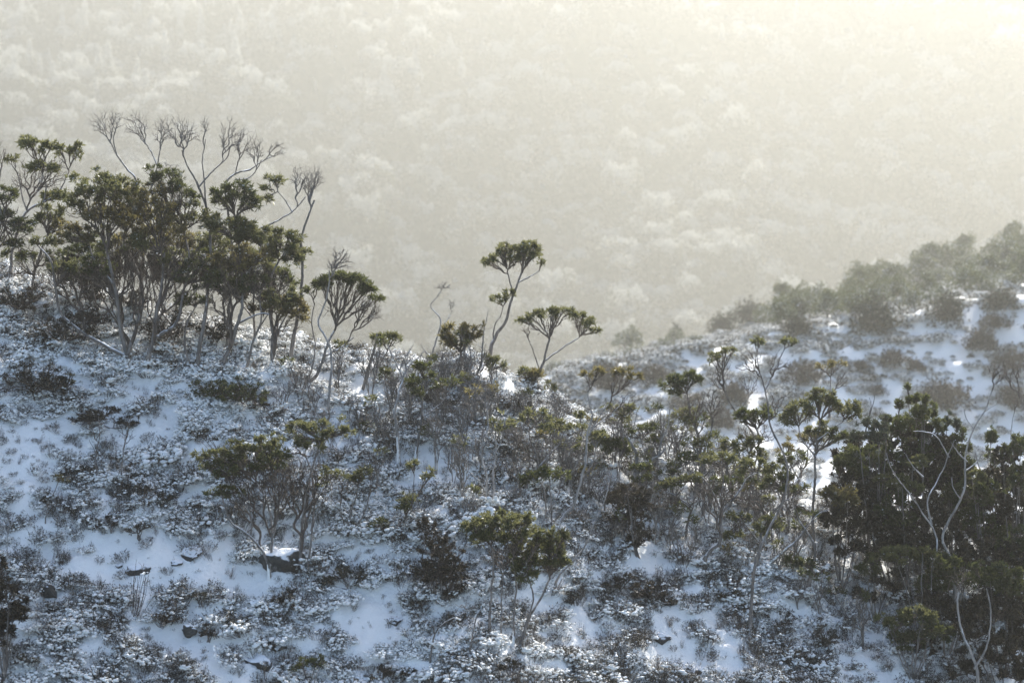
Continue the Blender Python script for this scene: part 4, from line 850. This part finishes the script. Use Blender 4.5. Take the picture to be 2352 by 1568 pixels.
plant('bare_tree', 'long winding white snag climbing the whole height of the dark thicket', 'tree',
      [([(2190, 1420), (2192, 1340), (2187, 1296), (2163, 1240), (2180, 1192), (2206, 1145), (2217, 1110), (2221, 1040), (2238, 986), (2266, 938), (2276, 905), (2290, 872)], 4.6, 1.3), ([(2206, 1145), (2188, 1120), (2186, 1095)], 1.8, .7), ([(2222, 1060), (2200, 1040), (2184, 1015)], 1.8, .8), ([(2219, 1080), (2244, 1060), (2256, 1042)], 1.8, .8), ([(2262, 945), (2285, 928), (2292, 915)], 1.5, .6), ([(2238, 986), (2220, 960), (2214, 938)], 1.5, .6)],
      [((2288, 878), [(2288, 858, 22, 26), (2310, 860, 16, 20)], dict(bare=True, dens=1.1))], bark=M_PALE, twig=M_TWIG, push=-.9)
plant('bare_tree', 'pale forked dead limb crossing the middle of the dark thicket', 'tree',
      [([(2160, 1400), (2152, 1300), (2150, 1225), (2122, 1180), (2096, 1140), (2060, 1095), (2042, 1062), (2036, 1040)], 3.6, 1.0), ([(2140, 1205), (2132, 1150), (2160, 1100), (2182, 1040), (2192, 1010)], 2.4, .8), ([(2120, 1095), (2092, 1060), (2080, 1042)], 1.8, .9), ([(2180, 1050), (2150, 1005), (2120, 992), (2098, 990)], 1.8, .8)], [], bark=M_PALE, push=-.9)
plant('bare_tree', 'white-barked forked stem leaning up from the bottom right foreground', 'tree',
      [([(2244, 1600), (2240, 1540), (2222, 1490), (2204, 1430), (2200, 1375), (2206, 1340)], 5.2, 1.8), ([(2238, 1535), (2268, 1480), (2276, 1400), (2266, 1350)], 3.0, 1.2)], [((2206, 1345), [(2210, 1325, 26, 20)], dict(bare=True, dens=1))], bark=M_PALE, twig=M_TWIG, push=-.9, tsnow=.2)
plant('bare_tree', 'bent white dead branch at the upper right edge of the thicket', 'tree',
      [([(2330, 1210), (2322, 1150), (2300, 1115), (2268, 1096), (2250, 1070), (2240, 1040)], 3.6, 1.0), ([(2336, 1200), (2330, 1060), (2326, 980), (2334, 930)], 2.4, .7)], [((2334, 935), [(2336, 920, 12, 20)], dict(bare=True, dens=1))], bark=M_PALE, twig=M_TWIG, push=-.9)
plant('bare_tree', 'dark bare twigs reaching in from the right edge over the snow slope', 'tree',
      [([(2400, 1120), (2375, 1000), (2345, 920), (2325, 880), (2306, 852)], 3, .9)], [((2330, 890), [(2322, 855, 24, 34)], dict(bare=True, dens=.9))], push=-.9)
plant('bare_tree', 'thin dead stick with twigs standing against snow left of the spiky evergreen', 'tree',
      [([(1985, 1010), (1994, 965), (2006, 925), (2016, 880)], 1.9, .6), ([(1996, 955), (2002, 930), (1996, 912)], 1, .5)], [], bark=M_PTWIG, depth=36.5)

# ---- thin saplings tangled over the sunlit middle of the slope
_sr = random.Random(19)
SPOTS = [(1020, 940), (1075, 960), (1095, 1010), (1150, 1040), (1185, 1075), (1010, 1010), (1065, 1045), (1300, 1060), (1335, 1110), (1380, 1130), (1290, 1120), (850, 930), (800, 960), (775, 900), (870, 1060), (720, 960), (690, 925), (1060, 1160), (1180, 1170), (1330, 1230), (1500, 1120), (1530, 1080), (1640, 1180), (1690, 1250), (1570, 1310), (1790, 1330), (1830, 1400), (1950, 1440), (1980, 1500), (1760, 1160), (1720, 1200), (1410, 1260), (1000, 900), (1090, 915), (1240, 1010), (940, 1000), (1665, 1330), (1880, 1420), (650, 960), (1130, 960), (1210, 1010), (1265, 1060), (1360, 1060), (1420, 1110), (1470, 1180), (1540, 1200), (1600, 1160), (1625, 1220), (1700, 1130), (1740, 1230), (1810, 1230), (1850, 1260), (1505, 1250), (1390, 1200), (1230, 1130), (1100, 1090), (960, 960), (900, 990), (1000, 1090), (1040, 1110), (1160, 1110), (1200, 1140), (1310, 1150), (1350, 1170), (1430, 1230), (1560, 1100), (1610, 1070), (1660, 1110), (1720, 1290), (1690, 1180), (1780, 1270), (1830, 1320), (1600, 1260), (1540, 1270), (1490, 1160), (740, 1000), (820, 1010), (1120, 1000), (1060, 900), (1280, 1000), (860, 1140), (1080, 1220)]
for (u, v) in SPOTS:
    h = _sr.uniform(55, 150); lean = _sr.uniform(-30, 30)
    st = [([(u, v), (u + lean * .3 + _sr.uniform(-6, 6), v - h * .45), (u + lean, v - h)], 1.7, .7), ([(u + 3, v), (u - lean * .4 + _sr.uniform(-10, 10), v - h * .4), (u - lean * .9 + _sr.uniform(-8, 8), v - h * .8)], 1.4, .6)]
    leafy = _sr.random() < .62
    cr = [((u + lean * .3, v - h * .45), [(u + lean * .6, v - h * .75, 20, h * .32)], dict(bare=True, dens=1.15)), ((u - lean * .4, v - h * .4), [(u - lean * .5, v - h * .62, 22, h * .3)], dict(bare=True, dens=1.15))]
    if leafy: cr.append(((u + lean, v - h), [(u + lean, v - h, _sr.uniform(12, 20), _sr.uniform(9, 13), _sr.choice(['olive', 'bronze', 'dark', 'olive']))], dict(dens=.7, ll=.09)))
    plant('sapling', 'thin leaf-tipped sapling in the snowy tangle on the middle slope' if leafy else 'thin leafless sapling in the snowy tangle on the middle slope', 'sapling', st, cr, 'leaf-tipped saplings in the tangle' if leafy else 'leafless saplings in the tangle', twig=M_PTWIG, bark=_sr.choice([M_BARK, M_PALE]), snow=.15, twigs=.2)

# ---- taller pale gums between the stump and the dark thicket
for (u, v, h) in [(1500, 1150, 170), (1545, 1200, 150), (1610, 1200, 190), (1685, 1165, 150), (1750, 1190, 180), (1805, 1200, 150), (1425, 1075, 140), (1655, 1250, 150), (1560, 1075, 130), (1845, 1150, 150), (1480, 1220, 150), (1355, 1150, 150)]:
    a, b, c = _sr.uniform(-24, 24), _sr.uniform(-30, 30), _sr.uniform(-34, 34)
    st = [([(u, v), (u + a, v - h * .28), (u + a * .2 + b * .6, v - h * .55), (u + b, v - h * .8)], 3.0, 1.3), ([(u + a * .8, v - h * .3), (u + a + c * .6, v - h * .5), (u + c + a, v - h * .68)], 2.0, 1.0)]
    lf = _sr.choice(['olive', 'olive', 'bronze', 'dark'])
    cr = [((u + b, v - h * .8), [(u + b - 16, v - h * .95, 22, 12), (u + b + 16, v - h * .98, 24, 13)], dict(dens=.9)), ((u + c + a, v - h * .68), [(u + c * 1.1 + a, v - h * .8, 24, 12)], dict(dens=.9)), ((u + a * .5, v - h * .45), [(u + b * .5, v - h * .68, 36, h * .2)], dict(bare=True, dens=.7))]
    plant('gum_tree', 'pale twisting gum tree with flat olive crown between the stump and the dark thicket', 'tree', st, cr, 'pale twisting gums before the dark thicket', leaf=lf, bark=_sr.choice([M_PALE, M_BARK]), twig=M_PTWIG, ll=.085, tsnow=.2)

# ------------------------------------------------------------------ rocks lying in the snow
def rock(label, u, v, ru, rv, seed, sink=0.35, flat=1.0, group=None, m=None):
    rng = np.random.default_rng(seed)
    d = hit(u, v); p = at(u, v, d); s = px(d)
    bv, bf = _OCT4_V, _OCT4_F
    V = bv.copy()
    for k in range(16):                                         # knock flat facets off
        n = norm(rng.normal(size=3)); h = rng.uniform(0.42, 0.8); t = V @ n
        V = V - np.maximum(t - h, 0)[:, None] * n * 0.9
    V = V * (1 + 0.34 * fbm(bv[:, 0] * 2.3 + seed, bv[:, 1] * 2.3 + bv[:, 2] * 1.7, seed % 7, 3))[:, None]
    V = V * np.array([ru * s, ru * s * 0.75, rv * s * flat])
    a = rng.uniform(-0.4, 0.4); ca, sa = math.cos(a), math.sin(a); V[:, :2] = V[:, :2] @ np.array([[ca, -sa], [sa, ca]])
    tl = math.radians(28); ct, st = math.cos(tl), math.sin(tl); y, z = V[:, 1].copy(), V[:, 2].copy(); V[:, 1] = y * ct - z * st; V[:, 2] = y * st + z * ct
    o = bpy.data.objects.new('rock', mesh_np('rock', V, [bf], [M_ROCK], smooth=True)); C.objects.link(o)
    g = float(near_surface(p[0], p[1])); o.location = (p[0], p[1], g + rv * s * (0.35 - sink))
    return tag(o, label, 'rock', group)
rock('big snow-topped boulder behind the foot of the spreading foreground gum tree', 640, 1292, 66, 50, 1, .2)
rock('small round dark rock just left of the big boulder', 557, 1281, 17, 13, 2, .3)
rock('long flat dark rock sunk in the smooth snow at left', 322, 1306, 34, 12, 3, .3)
rock('longest slanted flat rock in the smooth snow patch', 436, 1270, 36, 12, 4, .3)
rock('short flat rock touching the longest slanted one', 404, 1290, 20, 9, 5, .3)
rock('tiny dark rock at the left end of the flat rocks', 273, 1296, 12, 6, 6, .3)
rock('dark upright rock beside the rust-brown bush at lower left', 110, 1372, 20, 34, 7, .1)
rock('small upright rock with snow streaks at the bottom left of centre', 436, 1462, 20, 32, 8, .1)
rock('dark rock under the heath right of the long low heath bank', 590, 1412, 22, 14, 9, .3)
rock('mottled dark outcrop at the bottom edge left of the green domed shrub', 590, 1522, 46, 18, 10, .42)
rock('second mottled ledge just above the bottom edge outcrop', 640, 1484, 30, 13, 16, .42)
rock('broken dark rocks showing through snow left of the feathery brown bush', 905, 1427, 24, 10, 11, .42)
rock('tilted dark ledge with snow streaks on the lower right slope', 1520, 1462, 34, 15, 12, .42)
rock('dark ledge at the bottom edge right of centre', 1590, 1547, 46, 16, 13, .42)
rock('black rock at the bottom edge below the dark brown heath', 838, 1560, 26, 16, 14, .3)
rock('small pale boulder on the snow left above the slanted green crown', 500, 1034, 24, 14, 15, .3)

# ------------------------------------------------------------------ bushes and trees across the gully
def crown_form(seed, rad, tall, cone=False, leafs=900, lsz=0.85, lob=9, leaf_n=3, capz=2.0, lz=(0.16, 0.24)):
    rng = np.random.default_rng(seed); mb = MB()
    if cone:
        t = rng.random(leafs) ** 0.7; a = rng.random(leafs) * 6.283; rr = rad * t * (0.5 + 0.5 * rng.random(leafs))
        T = np.stack([rr * np.cos(a), rr * np.sin(a), tall * (1 - t)], 1); nv = norm(T * np.array([1, 1, 0]) + np.array([0, 0, 0.3]))
    else:
        Ts = []; Ns = []
        for k in range(lob):
            a = rng.random() * 6.283; r0 = rad * 0.62 * math.sqrt(rng.random()); hz = tall * rng.uniform(0.45, 0.82) - 0.25 * tall * (r0 / rad)
            T, nv = dome(leafs // lob, np.array([r0 * math.cos(a), r0 * math.sin(a), hz]), rad * rng.uniform(0.34, 0.52), rad * rng.uniform(0.34, 0.52), tall * rng.uniform(*lz), rng, -0.3, 0.6)
            Ts.append(T); Ns.append(nv)
        T = np.concatenate(Ts); nv = np.concatenate(Ns)
    hh = (T[:, 2] - T[:, 2].min()) / np.ptp(T[:, 2]) - 0.10 * (np.hypot(T[:, 0], T[:, 1]) / rad)
    cap = (hh + 0.09 * rng.normal(size=len(nv)) > capz) & (nv[:, 2] > -0.1)  # top leaves take the pale colour that paints snow and sunlit tips
    mb.add(*leaves_at(T[~cap], norm(nv[~cap] + np.array([0, 0, 0.3])), leaf_n, lsz, lsz * 0.5, rng, 0.15, 0.9), 0)
    if cap.any(): mb.add(*leaves_at(T[cap], norm(nv[cap] + np.array([0, 0, 0.3])), leaf_n, lsz, lsz * 0.6, rng, 0.15, 0.9), 1)
    return mb

def canopy_form(seed, rad, tall, n, lsz):
    """a round lumpy crown, its upper rim painted pale for snow dust and sunlight"""
    rng = np.random.default_rng(seed); mb = MB()
    v = norm(rng.normal(size=(n * 2, 3))); v = v[v[:, 2] > -0.35][:n]
    ph = rng.random(4) * 6.283
    lump = 1 + 0.16 * np.sin(v[:, 0] * 4.2 + ph[0]) * np.cos(v[:, 1] * 3.7 + ph[1]) + 0.10 * np.sin(v[:, 2] * 6 + v[:, 0] * 7 + ph[2])
    T = v * (lump * rng.uniform(0.78, 1.0, len(v)))[:, None] * np.array([rad, rad, tall * 0.5]) + np.array([0, 0, tall * 0.45])
    cap = v[:, 2] + 0.12 * rng.normal(size=len(v)) + 0.18 * np.sin(v[:, 0] * 5 + ph[3]) > 0.66
    mb.add(*leaves_at(T[~cap], norm(v[~cap] + np.array([0, 0, 0.2])), 3, lsz, lsz * 0.5, rng, 0.1, 0.9), 0)
    mb.add(*leaves_at(T[cap], norm(v[cap] + np.array([0, 0, 0.2])), 4, lsz * 0.9, lsz * 0.5, rng, 0.1, 0.9), 1)
    return mb

def trunk_form(seed, rad, tall):
    rng = np.random.default_rng(seed); mb = MB(); segs = []
    T = np.stack([rng.normal(size=9) * rad * 0.45, rng.normal(size=9) * rad * 0.45, tall * rng.uniform(0.5, 0.75, 9)], 1)
    grow(np.array([0, 0, -0.3]), np.array([0, 0, 1.0]), T, 0.035, segs, rng)
    A = [np.array(x) for x in zip(*segs)]
    mb.add(*beziers(A[0], A[1], A[2], A[3], A[4], 5, 5)); return mb
TREE_FORMS = [(crown_form(400 + k, 2.2, 4.6, False, 620, 0.26, 8, 3).mesh('crown', [M_MIDLEAF]), trunk_form(430 + k, 2.2, 4.6).mesh('trunk', [M_BARK])) for k in range(5)]
def mound_form(seed, m):
    rng = np.random.default_rng(seed); mb = MB()
    for k in range(7):
        a = rng.random() * 6.283; r0 = 0.5 * math.sqrt(rng.random())
        T, nv = dome(110, np.array([r0 * math.cos(a), r0 * math.sin(a), 0.12]), 0.5, 0.5, rng.uniform(0.42, 0.62), rng, -0.1, 0.5)
        mb.add(*leaves_at(T, norm(nv + np.array([0, 0, 0.4])), 3, 0.085, 0.035, rng, 0.2, 0.9), 0)
    return mb.mesh('foliage', [m])
def mound_wood(seed):
    rng = np.random.default_rng(seed); mb = MB(); segs = []
    T = np.stack([rng.normal(size=14) * 0.4, rng.normal(size=14) * 0.4, rng.uniform(0.2, 0.5, 14)], 1)
    grow(np.array([0, 0, -0.1]), np.array([0, 0, 1.0]), T, 0.01, segs, rng)
    A = [np.array(x) for x in zip(*segs)]
    mb.add(*beziers(A[0], A[1], A[2], A[3], A[4], 4, 4)); return mb.mesh('stems', [M_TWIG])
M_MIDBUSH = m_leaf('misty_bush_leaves', (0.014, 0.015, 0.010), (0.024, 0.026, 0.016), (0.038, 0.042, 0.024), (0.06, 0.065, 0.03), snow=0.0, scale=1.0, tw=0.2, rough=0.6)
M_MIDBROWN = m_leaf('misty_heath_leaves', (0.030, 0.025, 0.021), (0.052, 0.043, 0.035), (0.085, 0.072, 0.057), (0.08, 0.065, 0.045), snow=0.1, scale=1.0, tw=0.2, rough=0.6)
MOUNDS = [mound_form(450 + k, M_MIDBUSH) for k in range(3)]; MOUNDS_B = [mound_form(460 + k, M_MIDBROWN) for k in range(3)]; WOODS = [mound_wood(470 + k) for k in range(2)]

def part(name, me, parent, kind=None):
    o = bpy.data.objects.new(name, me); C.objects.link(o); o.parent = parent
    if kind: o['kind'] = kind
    return o
_mr = random.Random(3)
def misty_bush(label, u, v, ru, rv, brown=False, group=None):
    d = hit_mid(u, v); p = at(u, v, d); s = px(d)
    r = bpy.data.objects.new('bush', None); C.objects.link(r); tag(r, label, 'bush', group)
    r.location = (p[0], p[1], float(mid_surface(p[0], p[1])) - 0.1); r.rotation_euler = (0, 0, _mr.uniform(0, 6.28)); r.scale = (ru * s / 0.85, ru * s / 0.85, rv * 2 * s / 0.62)
    part('foliage', _mr.choice(MOUNDS_B if brown else MOUNDS), r, 'stuff'); part('stems', _mr.choice(WOODS), r)
def misty_tree(label, u, v, w, h, group=None, d=None):
    """u, v: foot; w, h: width and height in picture units"""
    d = d or hit_mid(u, v); p = at(u, v, d); s = px(d)
    r = bpy.data.objects.new('misty_tree', None); C.objects.link(r); tag(r, label, 'tree', group)
    r.location = (p[0], p[1], float(mid_surface(p[0], p[1])) - 0.2); r.rotation_euler = (0, 0, _mr.uniform(0, 6.28)); r.scale = (w * s / 4.2, w * s / 4.2, h * s / 4.4)
    c, t = _mr.choice(TREE_FORMS); part('crown', c, r, 'stuff'); part('trunk', t, r)
for a in [('large dark rounded bush at the top of the bright snow on the spur', 2005, 768, 66, 38), ('dark round bush on the spur right of the largest one', 2178, 742, 48, 34), ('dark bush on the spur near the right edge above the snow', 2300, 706, 52, 26),
          ('dark bush with snow-rimmed top left of the largest one on the spur', 1830, 778, 42, 24), ('domed misty bush at the left of the spur skyline', 1662, 772, 40, 24), ('faint small misty bush left of the domed one', 1555, 780, 22, 22),
          ('dark bush beneath the misty wood between two snow strips', 1720, 742, 44, 28)]:
    misty_bush(*a)
for a in [('grey bush in the middle of the sunlit spur snow', 2060, 842, 46, 22), ('grey bush right of the middle of the spur snow', 2110, 850, 34, 14), ('tall grey-brown bush on the spur left of the right edge', 2240, 800, 52, 30),
          ('wide dark brown bush low on the spur behind the spiky evergreen', 2165, 945, 66, 34), ('brown bush on the spur below the right edge', 2320, 850, 50, 26), ('dim brown bush behind the zigzag tree', 1840, 880, 50, 26),
          ('low brown bush behind the wispy gum tree', 1700, 920, 50, 26), ('small grey bush in the snow left of the grey middle bush', 1975, 846, 30, 14), ('low bush on the snow below the grey middle bush', 2010, 900, 34, 12),
          ('brown bush in the gully behind the round dark head', 1640, 990, 50, 26), ('broad bush in the gully left of the wispy gum tree', 1500, 875, 40, 22), ('dim bush behind the thin leaf sprays', 1400, 900, 54, 30), ('small brown bush right of the sparse airy tree', 1990, 870, 26, 10),
          ('brown bush on the spur under the right end of the misty wood', 2290, 760, 44, 18), ('dim brown bush far right on the lower spur', 2330, 930, 44, 26), ('low dim bush behind the forked stump', 1580, 940, 50, 22)]:
    misty_bush(*a, brown=True)
WOOD = 'trees of the misty wood on the spur'
for (u, v, w, h, lab) in [(1440, 812, 80, 74, 'hazy round-headed tree standing alone at the left end of the spur'), (1552, 790, 44, 46, 'small hazy tree beside the domed misty bush'),
                          (2222, 600, 60, 92, 'misty tree with open umbrella top above the spur skyline'), (2330, 560, 80, 92, 'tallest misty tree at the right edge of the spur skyline'), (2215, 640, 70, 60, 'misty flat-topped tree right below the open umbrella top'),
                          (1800, 760, 70, 96, 'misty tree at the left corner of the spur wood with stepped crown')]:
    misty_tree(lab, u, v, w, h)
for k in range(85):
    t = _mr.random(); u = 1740 + 640 * t + _mr.uniform(-20, 20)
    vtop = np.interp(u, [1740, 1850, 1880, 1980, 2060, 2150, 2300, 2400], [745, 700, 690, 670, 650, 625, 590, 570])
    vb = np.interp(u, [1740, 1850, 2000, 2200, 2400], [752, 760, 742, 720, 690])
    v = vtop + (vb - vtop) * _mr.random() ** 0.8
    misty_tree('hazy grey-green tree within the misty wood covering the spur top', u, v, _mr.uniform(54, 100), _mr.uniform(52, 96), WOOD, d=128 + 90 * (vb - v) / max(vb - vtop, 1) + _mr.uniform(-4, 4))
for k in range(7):
    misty_tree('faint low tree on the fading left shoulder of the spur', 1225 + 60 * k + _mr.uniform(-15, 15), 850 - 6 * k + _mr.uniform(-6, 6), _mr.uniform(50, 80), _mr.uniform(30, 44), 'faint trees on the spur shoulder', d=_mr.uniform(140, 165))

# ------------------------------------------------------------------ things nobody could count: instanced from a few grown forms
def instancer(name, label, cat, forms, pts, rotz, scl, pick, tilt=None):
    coll = bpy.data.collections.new(name + '_forms')
    for k, me in enumerate(forms):
        coll.objects.link(bpy.data.objects.new('%s_form_%02d' % (name, k), me))
    me = bpy.data.meshes.new(name)
    pts = np.asarray(pts, np.float32)
    me.vertices.add(len(pts)); me.vertices.foreach_set('co', pts.ravel())
    rot = np.zeros((len(pts), 3), np.float32); rot[:, 2] = rotz
    if tilt is not None: rot[:, :2] = tilt
    a = me.attributes.new('rot', 'FLOAT_VECTOR', 'POINT'); a.data.foreach_set('vector', rot.ravel())
    s3 = np.asarray(scl, np.float32); s3 = np.repeat(s3[:, None], 3, 1) if s3.ndim == 1 else s3
    a = me.attributes.new('size', 'FLOAT_VECTOR', 'POINT'); a.data.foreach_set('vector', s3.ravel())
    a = me.attributes.new('pick', 'INT', 'POINT'); a.data.foreach_set('value', np.asarray(pick, np.int32))
    o = bpy.data.objects.new(name, me); C.objects.link(o); o['kind'] = 'stuff'; tag(o, label, cat)
    ng = bpy.data.node_groups.new(name, 'GeometryNodeTree')
    ng.interface.new_socket('Geometry', in_out='INPUT', socket_type='NodeSocketGeometry')
    ng.interface.new_socket('Geometry', in_out='OUTPUT', socket_type='NodeSocketGeometry')
    N = ng.nodes; L = ng.links
    gi = N.new('NodeGroupInput'); go = N.new('NodeGroupOutput')
    ci = N.new('GeometryNodeCollectionInfo'); ci.inputs['Collection'].default_value = coll
    ci.inputs['Separate Children'].default_value = True; ci.inputs['Reset Children'].default_value = True
    iop = N.new('GeometryNodeInstanceOnPoints'); iop.inputs['Pick Instance'].default_value = True
    def attr(nm, t):
        x = N.new('GeometryNodeInputNamedAttribute'); x.data_type = t; x.inputs['Name'].default_value = nm; return x.outputs[0]
    L.new(gi.outputs[0], iop.inputs['Points']); L.new(ci.outputs[0], iop.inputs['Instance'])
    L.new(attr('pick', 'INT'), iop.inputs['Instance Index'])
    L.new(attr('rot', 'FLOAT_VECTOR'), iop.inputs['Rotation']); L.new(attr('size', 'FLOAT_VECTOR'), iop.inputs['Scale'])
    L.new(iop.outputs[0], go.inputs[0])
    md = o.modifiers.new('scatter', 'NODES'); md.node_group = ng
    return o

# ---- low heath poking through and carrying the snow on the near slope
def heath_form(seed, snowy, tall, rad, leaf_n, pil=1.0, fine=1.0):
    rng = np.random.default_rng(seed); mb = MB()
    n = int(36 * fine * (rad / 0.25) ** 1.5)
    a = rng.random(n) * 6.283; r = rad * np.sqrt(rng.random(n))
    h = tall * (0.45 + 0.75 * rng.random(n)) * (1 - 0.45 * (r / rad) ** 2)
    lean = rng.normal(size=2) * 0.12 * tall
    T = np.stack([r * np.cos(a) + lean[0], r * np.sin(a) + lean[1], h], 1)
    B = np.stack([r * np.cos(a) * 0.45, r * np.sin(a) * 0.45, np.full(n, -0.05)], 1)
    ctl = (T + B) / 2 + rng.normal(size=(n, 3)) * 0.035
    mb.add(*beziers(B, ctl, T, np.full(n, 0.0034), np.full(n, 0.0017), 3, 3), 0)
    m = int(n * 2.2); j = rng.integers(0, n, m); t = rng.uniform(0.4, 0.97, (m, 1))
    p = B[j] * (1 - t) + T[j] * t; q = p + norm(rng.normal(size=(m, 3)) + np.array([0, 0, 0.8])) * rng.uniform(0.03, 0.10, (m, 1))
    mb.add(*beziers(p, (p + q) / 2, q, np.full(m, 0.0022), np.full(m, 0.0012), 2, 3), 0)
    A = np.concatenate([T, q]); d = norm(np.concatenate([T - B, q - p]))
    if leaf_n: mb.add(*leaves_at(A, d, leaf_n, 0.030, 0.011, rng, 0.3, 0.9), 1)
    if snowy > 0:                                               # pillows of snow: each a few merged lumps resting on a handful of twigs
        k = max(1, int(7 * snowy * (rad / 0.22) ** 2)); hub = T[rng.permutation(n)[:k]]
        for c in hub:
            kk = rng.integers(3, 8); c = c * np.array([1, 1, 0.8])
            mb.add(*blobs(c + rng.normal(size=(kk, 3)) * np.array([0.04, 0.04, 0.012]) * pil, rng.uniform(0.009, 0.032, kk) * pil, True, 0.6, rng), 2)
        k2 = min(m, int(m * snowy * 0.22)); idx = rng.permutation(m)[:k2]
        mb.add(*blobs(q[idx], rng.uniform(0.008, 0.019, k2), False, 0.7, rng), 2)
    return mb.mesh('heath_form', [M_TWIG, M_HEATH, M_SNOWP])
forms = [heath_form(101, 1.3, 0.13, 0.20, 2), heath_form(102, 1.6, 0.15, 0.26, 2, 1.1), heath_form(103, 0.9, 0.2, 0.22, 3), heath_form(104, 0.3, 0.26, 0.17, 3, .8),
         heath_form(105, 0.1, 0.24, 0.15, 3, .7), heath_form(106, 0.05, 0.17, 0.11, 2, .6), heath_form(107, 2.2, 0.12, 0.30, 1, 1.25), heath_form(108, 0.2, 0.42, 0.2, 1, .8, 1.4),
         heath_form(109, 0.1, 0.5, 0.16, 0, .6, 1.3), heath_form(110, 1.2, 0.24, 0.34, 2, 1.05), heath_form(111, 0.0, 0.3, 0.09, 0, .6, .8), heath_form(112, 0.35, 0.2, 0.30, 3, 1.0)]
r_ = np.random.default_rng(5)
n_ = 36000
yy = r_.uniform(23.5, 40.5, n_); xx = r_.uniform(-1, 1, n_) * (0.268 * yy + 1.2)
op_ = openness(xx, yy); pat = fbm(xx * 0.8, yy * 0.8, 51, 3); bare_ = fbm(xx * 0.45, yy * 0.45, 57, 3)
keep = r_.random(n_) < np.clip(0.40 - 0.55 * op_ + 0.75 * pat, 0.20, 1)
xx, yy, op_, bare_ = xx[keep], yy[keep], op_[keep], bare_[keep]
zz = near_surface(xx, yy)
w_ = np.clip(r_.random(len(xx)) - 0.10 + bare_ * 0.6 - 0.10 * sstep(2, -6, xx), 0, 0.999)                      # some stretches are loaded with snow, others are bare twigs
order = [6, 1, 0, 9, 2, 11, 3, 7, 4, 8, 10, 5]; cum = np.cumsum([.07, .14, .17, .06, .12, .12, .10, .06, .07, .03, .03, .03])
pick = np.array(order)[np.searchsorted(cum, w_ * cum[-1] * 0.9999)]
pick = np.where(op_ > 0.4, np.array([5, 10, 5, 4, 8, 11])[r_.integers(0, 6, len(xx))], pick)
sc_ = np.exp(r_.normal(size=len(xx)) * 0.30) * 0.64 * np.where(op_ > 0.4, r_.uniform(0.3, 0.75, len(xx)), 1.0)
instancer('heath', 'low twiggy heath loaded with snow covering the near hillside', 'heath', forms, np.stack([xx, yy, zz - 0.02], 1), r_.random(len(xx)) * 6.283, sc_, pick,
          np.stack([np.full(len(xx), 0.15) + r_.normal(size=len(xx)) * 0.16, r_.normal(size=len(xx)) * 0.16], 1))

# ---- heath on the spur across the gully
def scrub_form(seed, rad, tall, snowy):
    rng = np.random.default_rng(seed); mb = MB()
    T, nv = dome(int(150 * (rad / 0.6) ** 1.2), np.array([0, 0, 0.1]), rad, rad, tall, rng, -0.1, 0.35)
    mb.add(*leaves_at(T, norm(nv + np.array([0, 0, 0.5])), 3, 0.14, 0.05, rng, 0.3, 0.9), 0)
    k = min(len(T), int(len(T) * snowy)); idx = rng.permutation(len(T))[:k]
    mb.add(*blobs(T[idx] + np.array([0, 0, 0.02]), rng.uniform(0.05, 0.13, k), False, 0.6, rng), 1)
    return mb.mesh('scrub_form', [M_HEATH, M_SNOWP])
forms = [scrub_form(201, 0.5, 0.28, 0.35), scrub_form(202, 0.7, 0.38, 0.25), scrub_form(203, 0.9, 0.42, 0.5), scrub_form(204, 0.4, 0.25, 0.15)]
n_ = 24000
yy = r_.uniform(90, 225, n_); xx = r_.uniform(-6, 0.29 * yy + 2, n_)
pat = fbm(xx * 0.10, yy * 0.10, 61, 3); wide = sstep(147, 175, yy)
keep = r_.random(n_) < np.clip(0.52 + 0.75 * pat + 0.25 * sstep(0.15, 0.09, xx / yy), 0.22, 1)
xx, yy = xx[keep], yy[keep]
instancer('spur_heath', 'snow-dusted scrub spread over the misty spur across the gully', 'heath', forms, np.stack([xx, yy, mid_surface(xx, yy) - 0.05], 1), r_.random(len(xx)) * 6.283, r_.uniform(0.25, 0.9, len(xx)), r_.integers(0, 4, len(xx)))

# ---- the far forest
forms = [canopy_form(301 + k, 7.4, (13, 15, 17, 12, 19)[k], 1300, 0.95).mesh('forest_form', [M_FAR, M_SNOWLIT]) for k in range(5)] + [crown_form(320 + k, 4.0, 19, True, 700, .9, 9, 3, .6).mesh('forest_form', [M_FAR, M_SNOWLIT]) for k in range(2)]
n_ = 4200
yy = r_.uniform(680, 1030, n_); xx = r_.uniform(-1, 1, n_) * (0.27 * yy + 40)
zz = land_far(xx, yy)
pick = r_.integers(0, 5, n_); topp = sstep(880, 950, yy) * (0.75)
pick = np.where(r_.random(n_) < np.clip(topp * .45, 0.01, 1), 5 + r_.integers(0, 2, n_), pick)
s3 = 0.45 + 1.0 * r_.random(n_) ** 1.4; s3 = np.stack([s3, s3, s3 * r_.uniform(0.8, 1.35, n_)], 1)
instancer('far_forest', 'dense forest fading into bright haze on the far mountainside', 'forest', forms, np.stack([xx, yy, zz - 2.0], 1), r_.random(n_) * 6.283, s3, pick)

# ---- snowflakes in the air
n_ = 2600
dd = 12 + 26 * r_.random(n_)
pp = np.stack([at(r_.uniform(-150, 2500), r_.uniform(-80, 1640), d) for d in dd])
fb = MB(); fb.add(*blobs(pp, r_.uniform(0.003, 0.0075, n_), False, 1.0, r_))
fl = fb.obj('falling_snow', [M_SNOWP]); fl['kind'] = 'stuff'; tag(fl, 'tiny snowflakes drifting through the air over the slope', 'snowflakes')
